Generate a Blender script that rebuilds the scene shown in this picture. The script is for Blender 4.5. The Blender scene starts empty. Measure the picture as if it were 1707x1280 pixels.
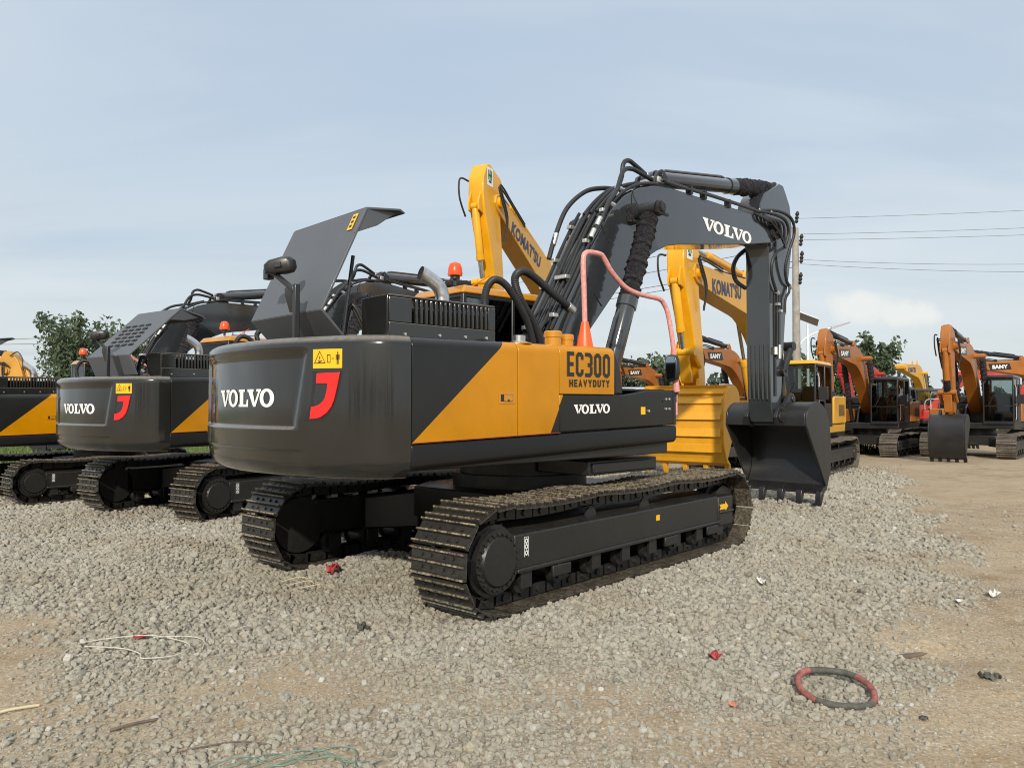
import bpy, bmesh, math, random
import numpy as np
from math import sin, cos, pi, radians, sqrt, atan2, hypot
from mathutils import Vector, Matrix
random.seed(7); RNG = np.random.default_rng(11)
SC = bpy.context.scene
COL = SC.collection
US = -0.08                                    # swing of the big machine's upper structure over its tracks

# ------------------------------------------------------------------ materials
def nodes_of(name):
    m = bpy.data.materials.new(name); m.use_nodes = True
    nt = m.node_tree; b = nt.nodes['Principled BSDF']
    return m, nt, b
def N(nt, t, **kw):
    n = nt.nodes.new(t)
    for k, v in kw.items(): setattr(n, k, v)
    return n
def mathn(nt, op, a, b=None, c=None, clamp=False):
    n = N(nt, 'ShaderNodeMath', operation=op); n.use_clamp = clamp
    for i, x in enumerate((a, b, c)):
        if x is None: continue
        if isinstance(x, (int, float)): n.inputs[i].default_value = x
        else: nt.links.new(x, n.inputs[i])
    return n.outputs[0]
def mixc(nt, fac, a, b, mode='MIX'):
    n = N(nt, 'ShaderNodeMix', data_type='RGBA', blend_type=mode)
    for s, x in ((n.inputs['Factor'], fac), (n.inputs['A'], a), (n.inputs['B'], b)):
        if isinstance(x, (int, float)): s.default_value = x
        elif isinstance(x, (tuple, list)):
            s.default_value = (*x[:3], 1)
        else: nt.links.new(x, s)
    # data_type RGBA sockets share names; pick the colour ones explicitly
    return n
def mixrgb(nt, fac, a, b, mode='MIX'):
    n = nt.nodes.new('ShaderNodeMixRGB'); n.blend_type = mode
    for s, x in ((n.inputs[0], fac), (n.inputs[1], a), (n.inputs[2], b)):
        if isinstance(x, (int, float)): s.default_value = x
        elif isinstance(x, (tuple, list)): s.default_value = (*x[:3], 1)
        else: nt.links.new(x, s)
    return n.outputs[0]
def noise(nt, scale, detail=4, rough=.55, vec=None, dist=0):
    n = N(nt, 'ShaderNodeTexNoise'); n.inputs['Scale'].default_value = scale
    n.inputs['Detail'].default_value = detail; n.inputs['Roughness'].default_value = rough
    n.inputs['Distortion'].default_value = dist
    if vec is not None: nt.links.new(vec, n.inputs['Vector'])
    return n
def ramp(nt, x, stops):
    n = N(nt, 'ShaderNodeValToRGB'); e = n.color_ramp.elements
    while len(e) < len(stops): e.new(.5)
    for el, (p, c) in zip(e, stops):
        el.position = p; el.color = (*c, 1) if len(c) == 3 else c
    nt.links.new(x, n.inputs[0]); return n.outputs[0]
def mrange(nt, x, a, b, c=0., d=1.):
    n = N(nt, 'ShaderNodeMapRange'); n.inputs[1].default_value = a; n.inputs[2].default_value = b
    n.inputs[3].default_value = c; n.inputs[4].default_value = d; nt.links.new(x, n.inputs[0]); return n.outputs[0]
def objco(nt):
    return N(nt, 'ShaderNodeTexCoord').outputs['Object']
def bump(nt, b, h, strength, dist=.01):
    n = N(nt, 'ShaderNodeBump'); n.inputs['Strength'].default_value = strength; n.inputs['Distance'].default_value = dist
    nt.links.new(h, n.inputs['Height']); nt.links.new(n.outputs[0], b.inputs['Normal'])
DUST = (.30, .26, .20)
def paint(name, col, rough=.28, coat=.5, dust=.25, metal=0., two=None, wear=0., dustcol=DUST, spec=.5, ledge_highlight=0.):
    m, nt, b = nodes_of(name); co = objco(nt); b.inputs['Specular IOR Level'].default_value = spec
    base = two(nt, co) if two else None
    n1 = noise(nt, 1.7, 5, .6, co); n2 = noise(nt, 23, 4, .65, co)
    var = mrange(nt, n1.outputs[0], .3, .7, .86, 1.1)
    c0 = base if base is not None else (*col, 1)
    c1 = mixrgb(nt, 1., c0 if not isinstance(c0, tuple) else col, (1, 1, 1), 'MULTIPLY')
    cm = nt.nodes.new('ShaderNodeMixRGB'); cm.blend_type = 'MULTIPLY'; cm.inputs[0].default_value = 1
    nt.links.new(c1, cm.inputs[1]); nt.links.new(var, cm.inputs[2])
    geo = N(nt, 'ShaderNodeNewGeometry'); sep = N(nt, 'ShaderNodeSeparateXYZ'); nt.links.new(geo.outputs['Normal'], sep.inputs[0])
    up = mrange(nt, sep.outputs[2], -.1, .95, .25, 1.)
    d = mathn(nt, 'MULTIPLY', mrange(nt, n2.outputs[0], .38, .72), mathn(nt, 'MULTIPLY', up, mrange(nt, n1.outputs[0], .35, .65, .4, 1.)))
    d = mathn(nt, 'MULTIPLY', d, dust, clamp=True)
    if ledge_highlight: d = mathn(nt, 'ADD', d, mathn(nt, 'MULTIPLY', mrange(nt, sep.outputs[2], .3, .6, 0., ledge_highlight), mrange(nt, n2.outputs[0], .3, .6, .6, 1.)), clamp=True)  # pale sky highlight painted on upward-tilted faces, using the dust colour
    c2 = mixrgb(nt, d, cm.outputs[0], dustcol)
    nt.links.new(c2, b.inputs['Base Color'])
    r = mathn(nt, 'ADD', mathn(nt, 'MULTIPLY', d, .6), mrange(nt, n1.outputs[0], .3, .7, rough * .8, rough * 1.25), clamp=True)
    nt.links.new(r, b.inputs['Roughness'])
    b.inputs['Metallic'].default_value = metal
    b.inputs['Coat Weight'].default_value = coat; b.inputs['Coat Roughness'].default_value = .08
    nw = noise(nt, 2.2, 2, .5, co); bump(nt, b, nw.outputs[0], .035, .03)
    return m
def simple(name, col, rough=.5, metal=0., nscale=0, namt=.25, bmp=0., spec=.5):
    m, nt, b = nodes_of(name)
    b.inputs['Roughness'].default_value = rough; b.inputs['Metallic'].default_value = metal
    b.inputs['Specular IOR Level'].default_value = spec
    if nscale:
        co = objco(nt); n = noise(nt, nscale, 5, .6, co)
        c = mixrgb(nt, mrange(nt, n.outputs[0], .3, .7), tuple(x * (1 - namt) for x in col), tuple(min(1, x * (1 + namt)) for x in col))
        nt.links.new(c, b.inputs['Base Color'])
        if bmp: bump(nt, b, n.outputs[0], bmp, .02)
    else: b.inputs['Base Color'].default_value = (*col, 1)
    return m
GREY = (.0145, .0148, .014); VYEL = (.48, .198, .001); BLK = (.012, .012, .013)
def two_tone(nt, co):
    s = N(nt, 'ShaderNodeSeparateXYZ'); nt.links.new(co, s.inputs[0]); x, z = s.outputs[0], s.outputs[2]
    d1 = mathn(nt, 'SUBTRACT', mathn(nt, 'MULTIPLY', mathn(nt, 'SUBTRACT', z, 1.376), .944), mathn(nt, 'MULTIPLY', mathn(nt, 'ADD', x, 2.565), .795))
    y1 = mathn(nt, 'LESS_THAN', d1, 0.)
    d2 = mathn(nt, 'SUBTRACT', mathn(nt, 'MULTIPLY', mathn(nt, 'ADD', x, 1.076), .336), mathn(nt, 'MULTIPLY', mathn(nt, 'SUBTRACT', z, 1.414), .171))
    k2 = mathn(nt, 'MAXIMUM', mathn(nt, 'GREATER_THAN', x, -.187), mathn(nt, 'MULTIPLY', mathn(nt, 'GREATER_THAN', d2, 0.), mathn(nt, 'LESS_THAN', z, 1.757)))
    yel = mathn(nt, 'MULTIPLY', y1, mathn(nt, 'SUBTRACT', 1., k2))
    return mixrgb(nt, yel, GREY, VYEL)
M = {}
M['grey'] = paint('charcoal_paint', GREY, .12, .55, .014, spec=.5, ledge_highlight=.42)
M['skirt'] = paint('dark_skirt_paint', (.010, .0095, .009), .30, .0, .015, spec=.28)
M['greyboom'] = paint('charcoal_boom_paint', (.028, .0315, .0355), .13, 1., .015)
M['hood'] = paint('satin_grey_hood_paint', (.080, .087, .098), .5, .1, .05)
M['two'] = paint('two_tone_side_paint', GREY, .22, .08, .012, spec=.3, two=two_tone)
M['vyel'] = paint('warm_yellow_paint', VYEL, .25, .6, .07)
M['black'] = paint('black_frame_paint', BLK, .38, .1, .07)
M['under'] = paint('undercarriage_black_paint', (.013, .0125, .012), .42, .05, .11)
M['kyel'] = paint('bright_yellow_paint', (.74, .36, .006), .32, .2, .14)
M['kyeld'] = paint('dusty_yellow_paint', (.60, .31, .022), .40, .12, .35)
M['kbuck'] = paint('scraped_yellow_bucket_paint', (.72, .34, .01), .45, .1, .75, dustcol=(.40, .20, .06))
M['oran'] = paint('orange_paint', (.34, .112, .010), .42, .08, .28)
M['red'] = paint('red_paint', (.42, .02, .012), .38, .15, .15)
M['cat'] = paint('tan_yellow_paint', (.50, .25, .03), .4, .15, .25)
M['rubber'] = simple('black_rubber', (.018, .019, .020), .5, 0, 30, .4)
M['steel'] = simple('bare_steel', (.55, .55, .54), .28, 1., 20, .2)
M['zinc'] = simple('zinc_clamp', (.62, .61, .58), .4, .8, 30, .2)
M['dark'] = simple('dark_interior', (.006, .006, .006), .8)
M['white'] = simple('white_vinyl', (.80, .80, .78), .45)
M['blackv'] = simple('black_vinyl', (.015, .015, .016), .4)
M['navy'] = simple('navy_vinyl', (.02, .03, .075), .45)
M['stick'] = simple('yellow_sticker', (.80, .45, .01), .4)
M['redlens'] = simple('red_reflector', (.85, .018, .015), .25)
M['greens'] = simple('green_print', (.02, .16, .10), .5)
M['beacon'] = simple('orange_beacon', (.85, .09, .015), .18)
M['cone'] = simple('orange_cone_plastic', (.85, .10, .015), .4, 0, 15, .15)
M['grass'] = simple('grass_blades', (.10, .15, .035), .7, 0, 3, .4)
def em_boost(m, col, e):
    b = m.node_tree.nodes['Principled BSDF']; b.inputs['Emission Color'].default_value = (*col, 1); b.inputs['Emission Strength'].default_value = e
def m_wrap():
    m, nt, b = nodes_of('wrinkled_black_wrap'); co = objco(nt)
    n = noise(nt, 16, 5, .7, co, 1.6); n2 = noise(nt, 45, 3, .6, co, .8)
    h = mathn(nt, 'ADD', n.outputs[0], mathn(nt, 'MULTIPLY', n2.outputs[0], .4))
    c = ramp(nt, n.outputs[0], [(.35, (.008, .007, .010)), (.7, (.028, .025, .032))]); nt.links.new(c, b.inputs['Base Color'])
    b.inputs['Roughness'].default_value = .42; bump(nt, b, h, 1., .05); return m
M['wrap'] = m_wrap()
def m_pink():
    m, nt, b = nodes_of('pink_bubble_wrap'); co = objco(nt)
    n = noise(nt, 32, 4, .7, co); v = N(nt, 'ShaderNodeTexVoronoi'); v.inputs['Scale'].default_value = 75; nt.links.new(co, v.inputs['Vector'])
    c = ramp(nt, n.outputs[0], [(.35, (.60, .22, .195)), (.55, (.64, .30, .27)), (.7, (.70, .42, .39))]); nt.links.new(c, b.inputs['Base Color'])
    b.inputs['Roughness'].default_value = .3; bump(nt, b, v.outputs[0], .25, .006); return m
M['pink'] = m_pink()
def m_shoe(name, amt=1.):
    m, nt, b = nodes_of(name); co = objco(nt); s = N(nt, 'ShaderNodeSeparateXYZ'); nt.links.new(co, s.inputs[0])
    oi = N(nt, 'ShaderNodeObjectInfo'); off = N(nt, 'ShaderNodeVectorMath', operation='ADD'); sc = N(nt, 'ShaderNodeVectorMath', operation='SCALE')
    comb = N(nt, 'ShaderNodeCombineXYZ')
    for i in range(3): nt.links.new(oi.outputs['Random'], comb.inputs[i])
    nt.links.new(comb.outputs[0], sc.inputs[0]); sc.inputs['Scale'].default_value = 37.
    nt.links.new(co, off.inputs[0]); nt.links.new(sc.outputs[0], off.inputs[1])
    n = noise(nt, 34, 5, .7, off.outputs[0]); n2 = noise(nt, 7, 3, .6, off.outputs[0])
    hi = mrange(nt, s.outputs[2], .032, .047)
    lo = mrange(nt, s.outputs[2], .001, .006, 1., 0.)
    k = mathn(nt, 'MULTIPLY', mathn(nt, 'ADD', mathn(nt, 'MULTIPLY', hi, 1.15), mathn(nt, 'ADD', mathn(nt, 'MULTIPLY', lo, .35), .05)), mrange(nt, n.outputs[0], .38, .62))
    k = mathn(nt, 'MULTIPLY', k, mrange(nt, n2.outputs[0], .3, .7, .5, 1.15 * amt), clamp=True)
    dirt = ramp(nt, n2.outputs[0], [(.3, (.27, .19, .11)), (.5, (.38, .30, .19)), (.7, (.28, .27, .19))])
    nt.links.new(mixrgb(nt, k, (.020, .019, .018), dirt), b.inputs['Base Color'])
    nt.links.new(mrange(nt, k, 0, 1, .35, .9), b.inputs['Roughness']); bump(nt, b, n.outputs[0], .4, .01); return m
M['shoe'] = m_shoe('dirty_track_steel')
def m_trk():
    m, nt, b = nodes_of('worn_track_steel'); co = objco(nt); n = noise(nt, 40, 5, .7, co); n2 = noise(nt, 3, 3, .6, co)
    k = mathn(nt, 'MULTIPLY', mrange(nt, n.outputs[0], .4, .65), mrange(nt, n2.outputs[0], .3, .7, .3, 1.))
    nt.links.new(mixrgb(nt, k, (.05, .047, .043), (.26, .21, .15)), b.inputs['Base Color']); b.inputs['Roughness'].default_value = .6; return m
M['trk'] = m_trk()
def m_glass(name, tint=(.74, .79, .78), ior=1.5):
    m = bpy.data.materials.new(name); m.use_nodes = True; nt = m.node_tree; nt.nodes.clear()
    o = N(nt, 'ShaderNodeOutputMaterial'); t = N(nt, 'ShaderNodeBsdfTransparent'); t.inputs[0].default_value = (*tint, 1)
    g = N(nt, 'ShaderNodeBsdfGlossy'); g.inputs['Roughness'].default_value = .03
    f = N(nt, 'ShaderNodeFresnel'); f.inputs[0].default_value = ior; mx = N(nt, 'ShaderNodeMixShader')
    nt.links.new(f.outputs[0], mx.inputs[0]); nt.links.new(t.outputs[0], mx.inputs[1]); nt.links.new(g.outputs[0], mx.inputs[2]); nt.links.new(mx.outputs[0], o.inputs[0]); return m
M['glass'] = m_glass('tinted_cab_glass')
M['mirror'] = simple('mirror_glass', (.30, .36, .42), .06, 1.)
M['seat'] = simple('grey_seat_cloth', (.06, .06, .065), .85, 0, 30, .3)
M['film'] = simple('plastic_film', (.42, .43, .42), .35, 0, 6, .3)

# ------------------------------------------------------------------ mesh helpers
def spline(pts, k=8, closed=False):
    P = [Vector(p) for p in pts]; n = len(P); out = []
    for i in range(n if closed else n - 1):
        if closed: a, b, c, d = P[i - 1], P[i], P[(i + 1) % n], P[(i + 2) % n]
        else: a, b, c, d = P[max(i - 1, 0)], P[i], P[i + 1], P[min(i + 2, n - 1)]
        for j in range(k):
            t = j / k
            out.append(.5 * ((2 * b) + (c - a) * t + (2 * a - 5 * b + 4 * c - d) * t * t + (3 * b - a - 3 * c + d) * t ** 3))
    if not closed: out.append(P[-1])
    return out
class MB:
    def __init__(s): s.v = []; s.f = []; s.m = []
    def add(s, vs, fs, mi=0):
        o = len(s.v); s.v += [tuple(v) for v in vs]; s.f += [tuple(o + i for i in f) for f in fs]; s.m += [mi] * len(fs); return s
    def box(s, x0, x1, y0, y1, z0, z1, mi=0):
        return s.hexa([(x0, y0, z0), (x1, y0, z0), (x1, y1, z0), (x0, y1, z0)], [(x0, y0, z1), (x1, y0, z1), (x1, y1, z1), (x0, y1, z1)], mi)
    def hexa(s, lo, hi, mi=0):
        return s.add(list(lo) + list(hi), [(3, 2, 1, 0), (4, 5, 6, 7), (0, 1, 5, 4), (1, 2, 6, 5), (2, 3, 7, 6), (3, 0, 4, 7)], mi)
    def loft(s, rings, mi=0, cap=True, close=True):
        n = len(rings[0]); vs = [p for r in rings for p in r]; fs = []
        for a in range(len(rings) - 1):
            for i in range(n if close else n - 1):
                j = (i + 1) % n; fs.append((a * n + i, a * n + j, (a + 1) * n + j, (a + 1) * n + i))
        if cap: fs += [tuple(reversed(range(n))), tuple((len(rings) - 1) * n + i for i in range(n))]
        return s.add(vs, fs, mi)
    def prism(s, prof, y0, y1, mi=0):              # profile in x,z extruded along y
        a = sum(p[0] * q[1] - q[0] * p[1] for p, q in zip(prof, prof[1:] + prof[:1]))
        if a < 0: prof = prof[::-1]
        return s.loft([[(x, y1, z) for x, z in prof], [(x, y0, z) for x, z in prof]], mi) if False else s.loft([[(x, y0, z) for x, z in prof], [(x, y1, z) for x, z in prof]][::-1], mi)
    def plate(s, prof, z0, z1, mi=0):              # profile in x,y extruded along z
        a = sum(p[0] * q[1] - q[0] * p[1] for p, q in zip(prof, prof[1:] + prof[:1]))
        if a < 0: prof = prof[::-1]
        return s.loft([[(x, y, z0) for x, y in prof], [(x, y, z1) for x, y in prof]], mi)
    def tube(s, pts, r, n=12, mi=0, closed=False, cap=True):
        P = [Vector(p) for p in pts]; k = len(P); rr = r if isinstance(r, (list, tuple)) else [r] * k
        T = []
        for i in range(k):
            if closed: t = P[(i + 1) % k] - P[i - 1]
            else: t = P[min(i + 1, k - 1)] - P[max(i - 1, 0)]
            if t.length < 1e-9: t = T[-1] if T else Vector((1, 0, 0))
            T.append(t.normalized())
        ref = Vector((0, 0, 1)) if abs(T[0].z) < .9 else Vector((0, 1, 0))
        u = T[0].cross(ref).normalized(); rings = []
        for i in range(k):
            u = (u - T[i] * u.dot(T[i]))
            if u.length < 1e-6: u = T[i].orthogonal()
            u.normalize(); w = T[i].cross(u)
            rings.append([P[i] + (u * cos(2 * pi * j / n) + w * sin(2 * pi * j / n)) * rr[i] for j in range(n)])
        if closed: rings.append(rings[0])
        return s.loft(rings, mi, cap and not closed)
    def cyl(s, p0, p1, r0, r1=None, n=20, mi=0):
        return s.tube([p0, p1], [r0, r0 if r1 is None else r1], n, mi)
    def rod(s, p0, p1, steps, n=20, mi=0):          # steps: (t, radius) along p0-p1
        a, b = Vector(p0), Vector(p1); return s.tube([a + (b - a) * t for t, _ in steps], [r for _, r in steps], n, mi)
    def xform(s, Mx):
        s.v = [tuple(Mx @ Vector(v)) for v in s.v]; return s
    def build(s, name, mats, parent=None, rz=0., bevel=0., ang=32, loc=None, seg=2):
        me = bpy.data.meshes.new(name); me.from_pydata(s.v, [], s.f)
        for m in (mats if isinstance(mats, (list, tuple)) else [mats]): me.materials.append(M[m] if isinstance(m, str) else m)
        me.polygons.foreach_set('material_index', s.m)
        bm = bmesh.new(); bm.from_mesh(me); bmesh.ops.recalc_face_normals(bm, faces=bm.faces); bm.to_mesh(me); bm.free()
        me.polygons.foreach_set('use_smooth', [True] * len(me.polygons)); me.set_sharp_from_angle(angle=radians(ang)); me.update()
        o = bpy.data.objects.new(name, me); COL.objects.link(o); o.rotation_euler.z = rz
        if loc is not None: o.location = loc
        if parent is not None: o.parent = parent
        if bevel:
            b = o.modifiers.new('edge', 'BEVEL'); b.width = bevel; b.segments = seg; b.limit_method = 'ANGLE'; b.angle_limit = radians(35)
            b.use_clamp_overlap = True; b.miter_outer = 'MITER_ARC'
        return o
def empty(name, loc, rz=0.):
    o = bpy.data.objects.new(name, None); COL.objects.link(o); o.location = loc; o.rotation_euler.z = rz; o.empty_display_size = .3; return o
def tag(o, label=None, cat=None, group=None, kind=None):
    for k, v in (('label', label), ('category', cat), ('group', group), ('kind', kind)):
        if v is not None: o[k] = v
    return o
def kids(o): return [c for c in bpy.data.objects if c.parent == o]
def copy_tree(o, parent=None, kidmap=None):
    if kidmap is None:
        kidmap = {}
        for c in bpy.data.objects:
            if c.parent: kidmap.setdefault(c.parent.name, []).append(c)
    c = o.copy(); COL.objects.link(c); c.parent = parent
    for ch in kidmap.get(o.name, []): copy_tree(ch, c, kidmap)
    return c

# lettering -------------------------------------------------------
def font_mesh(txt, bold=0., squeeze=1.):
    cu = bpy.data.curves.new('lettering', 'FONT'); cu.body = txt; cu.offset = bold; cu.resolution_u = 6
    cu.space_character = 1.0 + bold * 2.2
    ob = bpy.data.objects.new('lettering', cu); COL.objects.link(ob); bpy.context.view_layer.update()
    dg = bpy.context.evaluated_depsgraph_get(); me = bpy.data.meshes.new_from_object(ob.evaluated_get(dg))
    vs = [(v.co.x, v.co.y) for v in me.vertices]; fs = [tuple(p.vertices) for p in me.polygons]
    bpy.data.objects.remove(ob); bpy.data.meshes.remove(me)
    x0 = min(v[0] for v in vs); x1 = max(v[0] for v in vs); y0 = min(v[1] for v in vs); y1 = max(v[1] for v in vs)
    return [((x - x0) / (x1 - x0), (y - y0) / (y1 - y0)) for x, y in vs], fs
def ring_poly(cx, cy, rx, ry, ix, iy, n=28):
    vs = []; fs = []
    for i in range(n):
        a = 2 * pi * i / n; vs.append((cx + rx * cos(a), cy + ry * sin(a))); vs.append((cx + ix * cos(a), cy + iy * sin(a)))
    for i in range(n):
        j = (i + 1) % n; fs.append((2 * i, 2 * j, 2 * j + 1, 2 * i + 1))
    return vs, fs
def slab_word():
    V = []; F = []
    def put(vs, fs):
        o = len(V); V.extend(vs); F.extend(tuple(o + i for i in f) for f in fs)
    def q(*p): put(list(p), [tuple(range(len(p)))])
    def v(x):
        q((x + .08, .86), (x + .40, .86), (x + .60, .0), (x + .44, .0))
        q((x + .44, .0), (x + .60, .0), (x + .93, .86), (x + .80, .86))
        q((x, 1), (x, .86), (x + .46, .86), (x + .46, 1)); q((x + .66, 1), (x + .66, .86), (x + 1.0, .86), (x + 1.0, 1))
    def o(x): put(*ring_poly(x + .45, .5, .45, .52, .20, .36))
    def l(x):
        q((x + .10, .86), (x + .10, .14), (x + .40, .14), (x + .40, .86)); q((x, 1), (x, .86), (x + .52, .86), (x + .52, 1))
        q((x, .14), (x, 0), (x + .82, 0), (x + .82, .14)); q((x + .64, .14), (x + .82, .14), (x + .82, .42), (x + .70, .42))
    v(0); o(.90); l(1.87); v(2.62); o(3.52)
    W = 4.42
    return [(a / W, b) for a, b in V], F
def stroke(P, w, closed=False):
    P = [Vector((*p, 0)) for p in P]; n = len(P); L, R = [], []
    for i in range(n):
        a = P[i - 1] if (closed or i) else None; b = P[(i + 1) % n] if (closed or i < n - 1) else None
        d1 = (P[i] - a).normalized() if a is not None else (b - P[i]).normalized(); d2 = (b - P[i]).normalized() if b is not None else d1
        n1, n2 = Vector((-d1.y, d1.x, 0)), Vector((-d2.y, d2.x, 0)); m = (n1 + n2).normalized(); k = w / 2 / max(.3, m.dot(n1)); L.append(P[i] + m * k); R.append(P[i] - m * k)
    vs = [(p.x, p.y) for p in L + R]; fs = [(i, (i + 1) % n, n + (i + 1) % n, n + i) for i in range(n if closed else n - 1)]
    return vs, fs
def block_word(word, cw, w, gap, ch=.10):
    V = []; F = []; x = 0.
    def put(vf, x):
        o = len(V); V.extend((a + x, b) for a, b in vf[0]); F.extend(tuple(o + i for i in f) for f in vf[1])
    h = w / 2
    for c in word:
        W = cw * (.92 if c in 'ET' else 1.06 if c in 'AVY' else 1.); l, r, t, b = h, W - h, 1 - h, h
        if c == '0': put(stroke([(l + ch, b), (r - ch, b), (r, b + ch), (r, t - ch), (r - ch, t), (l + ch, t), (l, t - ch), (l, b + ch)], w, True), x)
        elif c == 'D': put(stroke([(l, b), (r - ch, b), (r, b + ch), (r, t - ch), (r - ch, t), (l, t)], w, True), x)
        elif c == 'C': put(stroke([(r, t - .22), (r, t - ch), (r - ch, t), (l + ch, t), (l, t - ch), (l, b + ch), (l + ch, b), (r - ch, b), (r, b + ch), (r, b + .22)], w), x)
        elif c == '3':
            put(stroke([(0, t), (r - ch, t), (r, t - ch), (r, .5 + ch * .6), (r - ch * .8, .5), (W * .35, .5)], w), x); put(stroke([(r, .5 - ch * .6 - w * .1), (r, b + ch), (r - ch, b), (0, b)], w), x)
        elif c == 'E':
            put(stroke([(W, b), (l, b), (l, t), (W, t)], w), x); put(stroke([(w + .001, .5), (W * .9, .5)], w), x)
        elif c == 'H': put(stroke([(l, 0), (l, 1)], w), x); put(stroke([(r, 0), (r, 1)], w), x); put(stroke([(w + .001, .5), (W - w - .001, .5)], w), x)
        elif c == 'A': put(stroke([(h * .8, 0), (W / 2, 1 - h * 1.6), (W - h * .8, 0)], w * .92), x); put(stroke([(W * .36, .27), (W * .64, .27)], w * .7), x)
        elif c == 'V': put(stroke([(h * .8, 1), (W / 2, h * 1.6), (W - h * .8, 1)], w * .92), x)
        elif c == 'Y': put(stroke([(h * .8, 1), (W / 2, .48), (W - h * .8, 1)], w * .92), x); put(stroke([(W / 2, 0), (W / 2, .48 - w * .75)], w), x)
        elif c == 'U': put(stroke([(l, 1), (l, b + ch), (l + ch, b), (r - ch, b), (r, b + ch), (r, 1)], w), x)
        elif c == 'T': put(stroke([(0, t), (W, t)], w), x); put(stroke([(W / 2, 0), (W / 2, 1 - w - .001)], w), x)
        x += W + gap
    T_ = x - gap; return [(a / T_, b) for a, b in V], F
SLAB = slab_word()
def letter_mb(word, mapping, mi=0, bold=.02, mb=None):
    vs, fs = SLAB if word == '*' else block_word(word, .46, .155, .09, .09) if word == 'EC300' else block_word(word, .60, .21, .15, .14) if word == 'HEAVYDUTY' else font_mesh(word, bold)
    mb = mb or MB(); mb.add([mapping(a, b) for a, b in vs], fs, mi); return mb
def plane_map(o, u, v, w, h):
    o, u, v = Vector(o), Vector(u), Vector(v); return lambda a, b: o + u * (a * w) + v * (b * h)

# ------------------------------------------------------------------ shared machine pieces (local frame: x forward, y left, z up)
def track_path(L, R, zc, sag):
    """closed path in (x,z); R outer radius to the shoe plate; returns points going round"""
    P = []
    xs, xi = -(L - R), (L - R); n = 24
    for i in range(n + 1):                                    # rear sprocket, bottom to top
        a = -pi / 2 - pi * i / n; P.append((xs + R * cos(a), zc + R * sin(a)))
    k = 40
    for i in range(1, k):
        t = i / k; x = xs + (xi - xs) * t
        s = sag * (abs(sin(pi * t * 3)) * .75)
        P.append((x, zc + R - s))
    for i in range(n + 1):
        a = pi / 2 - pi * i / n; P.append((xi + R * cos(a), zc + R * sin(a)))
    for i in range(1, k): P.append((xi + (xs - xi) * i / k, zc - R))
    return P
def sample_path(P, n):
    P = P + [P[0]]; d = [0]
    for a, b in zip(P, P[1:]): d.append(d[-1] + hypot(b[0] - a[0], b[1] - a[1]))
    out = []; j = 0
    for i in range(n):
        s = d[-1] * i / n
        while d[j + 1] < s: j += 1
        t = (s - d[j]) / max(1e-9, d[j + 1] - d[j]); a, b = P[j], P[j + 1]
        out.append((a[0] + (b[0] - a[0]) * t, a[1] + (b[1] - a[1]) * t))
    res = []
    for i in range(n):
        a, b = out[i - 1], out[(i + 1) % n]; l = hypot(b[0] - a[0], b[1] - a[1]); tx, tz = (b[0] - a[0]) / l, (b[1] - a[1]) / l
        res.append((out[i], (tx, tz), (-tz, tx)))             # outward = left normal for this direction
    return res, d[-1]
def shoe_mb(w, p):
    m = MB(); m.box(-p * .47, p * .49, -w / 2, w / 2, 0, .014)
    for x in (-.42, 0.02, .44):
        m.loft([[(x * p - .012, y, .013), (x * p + .012, y, .013), (x * p + .006, y, .046), (x * p - .006, y, .046)] for y in (-w / 2, w / 2)])
    for x in (-.2, .23):
        for y in (-.17, -.07, .07, .17): m.cyl((x * p, y * w / .6, .012), (x * p, y * w / .6, .030), .014, n=6)
    return m
def mat_at(pos, t, nrm, y):
    return Matrix(((t[0], 0, nrm[0], pos[0]), (0, 1, 0, y), (t[1], 0, nrm[1], pos[1]), (0, 0, 0, 1)))
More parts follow.
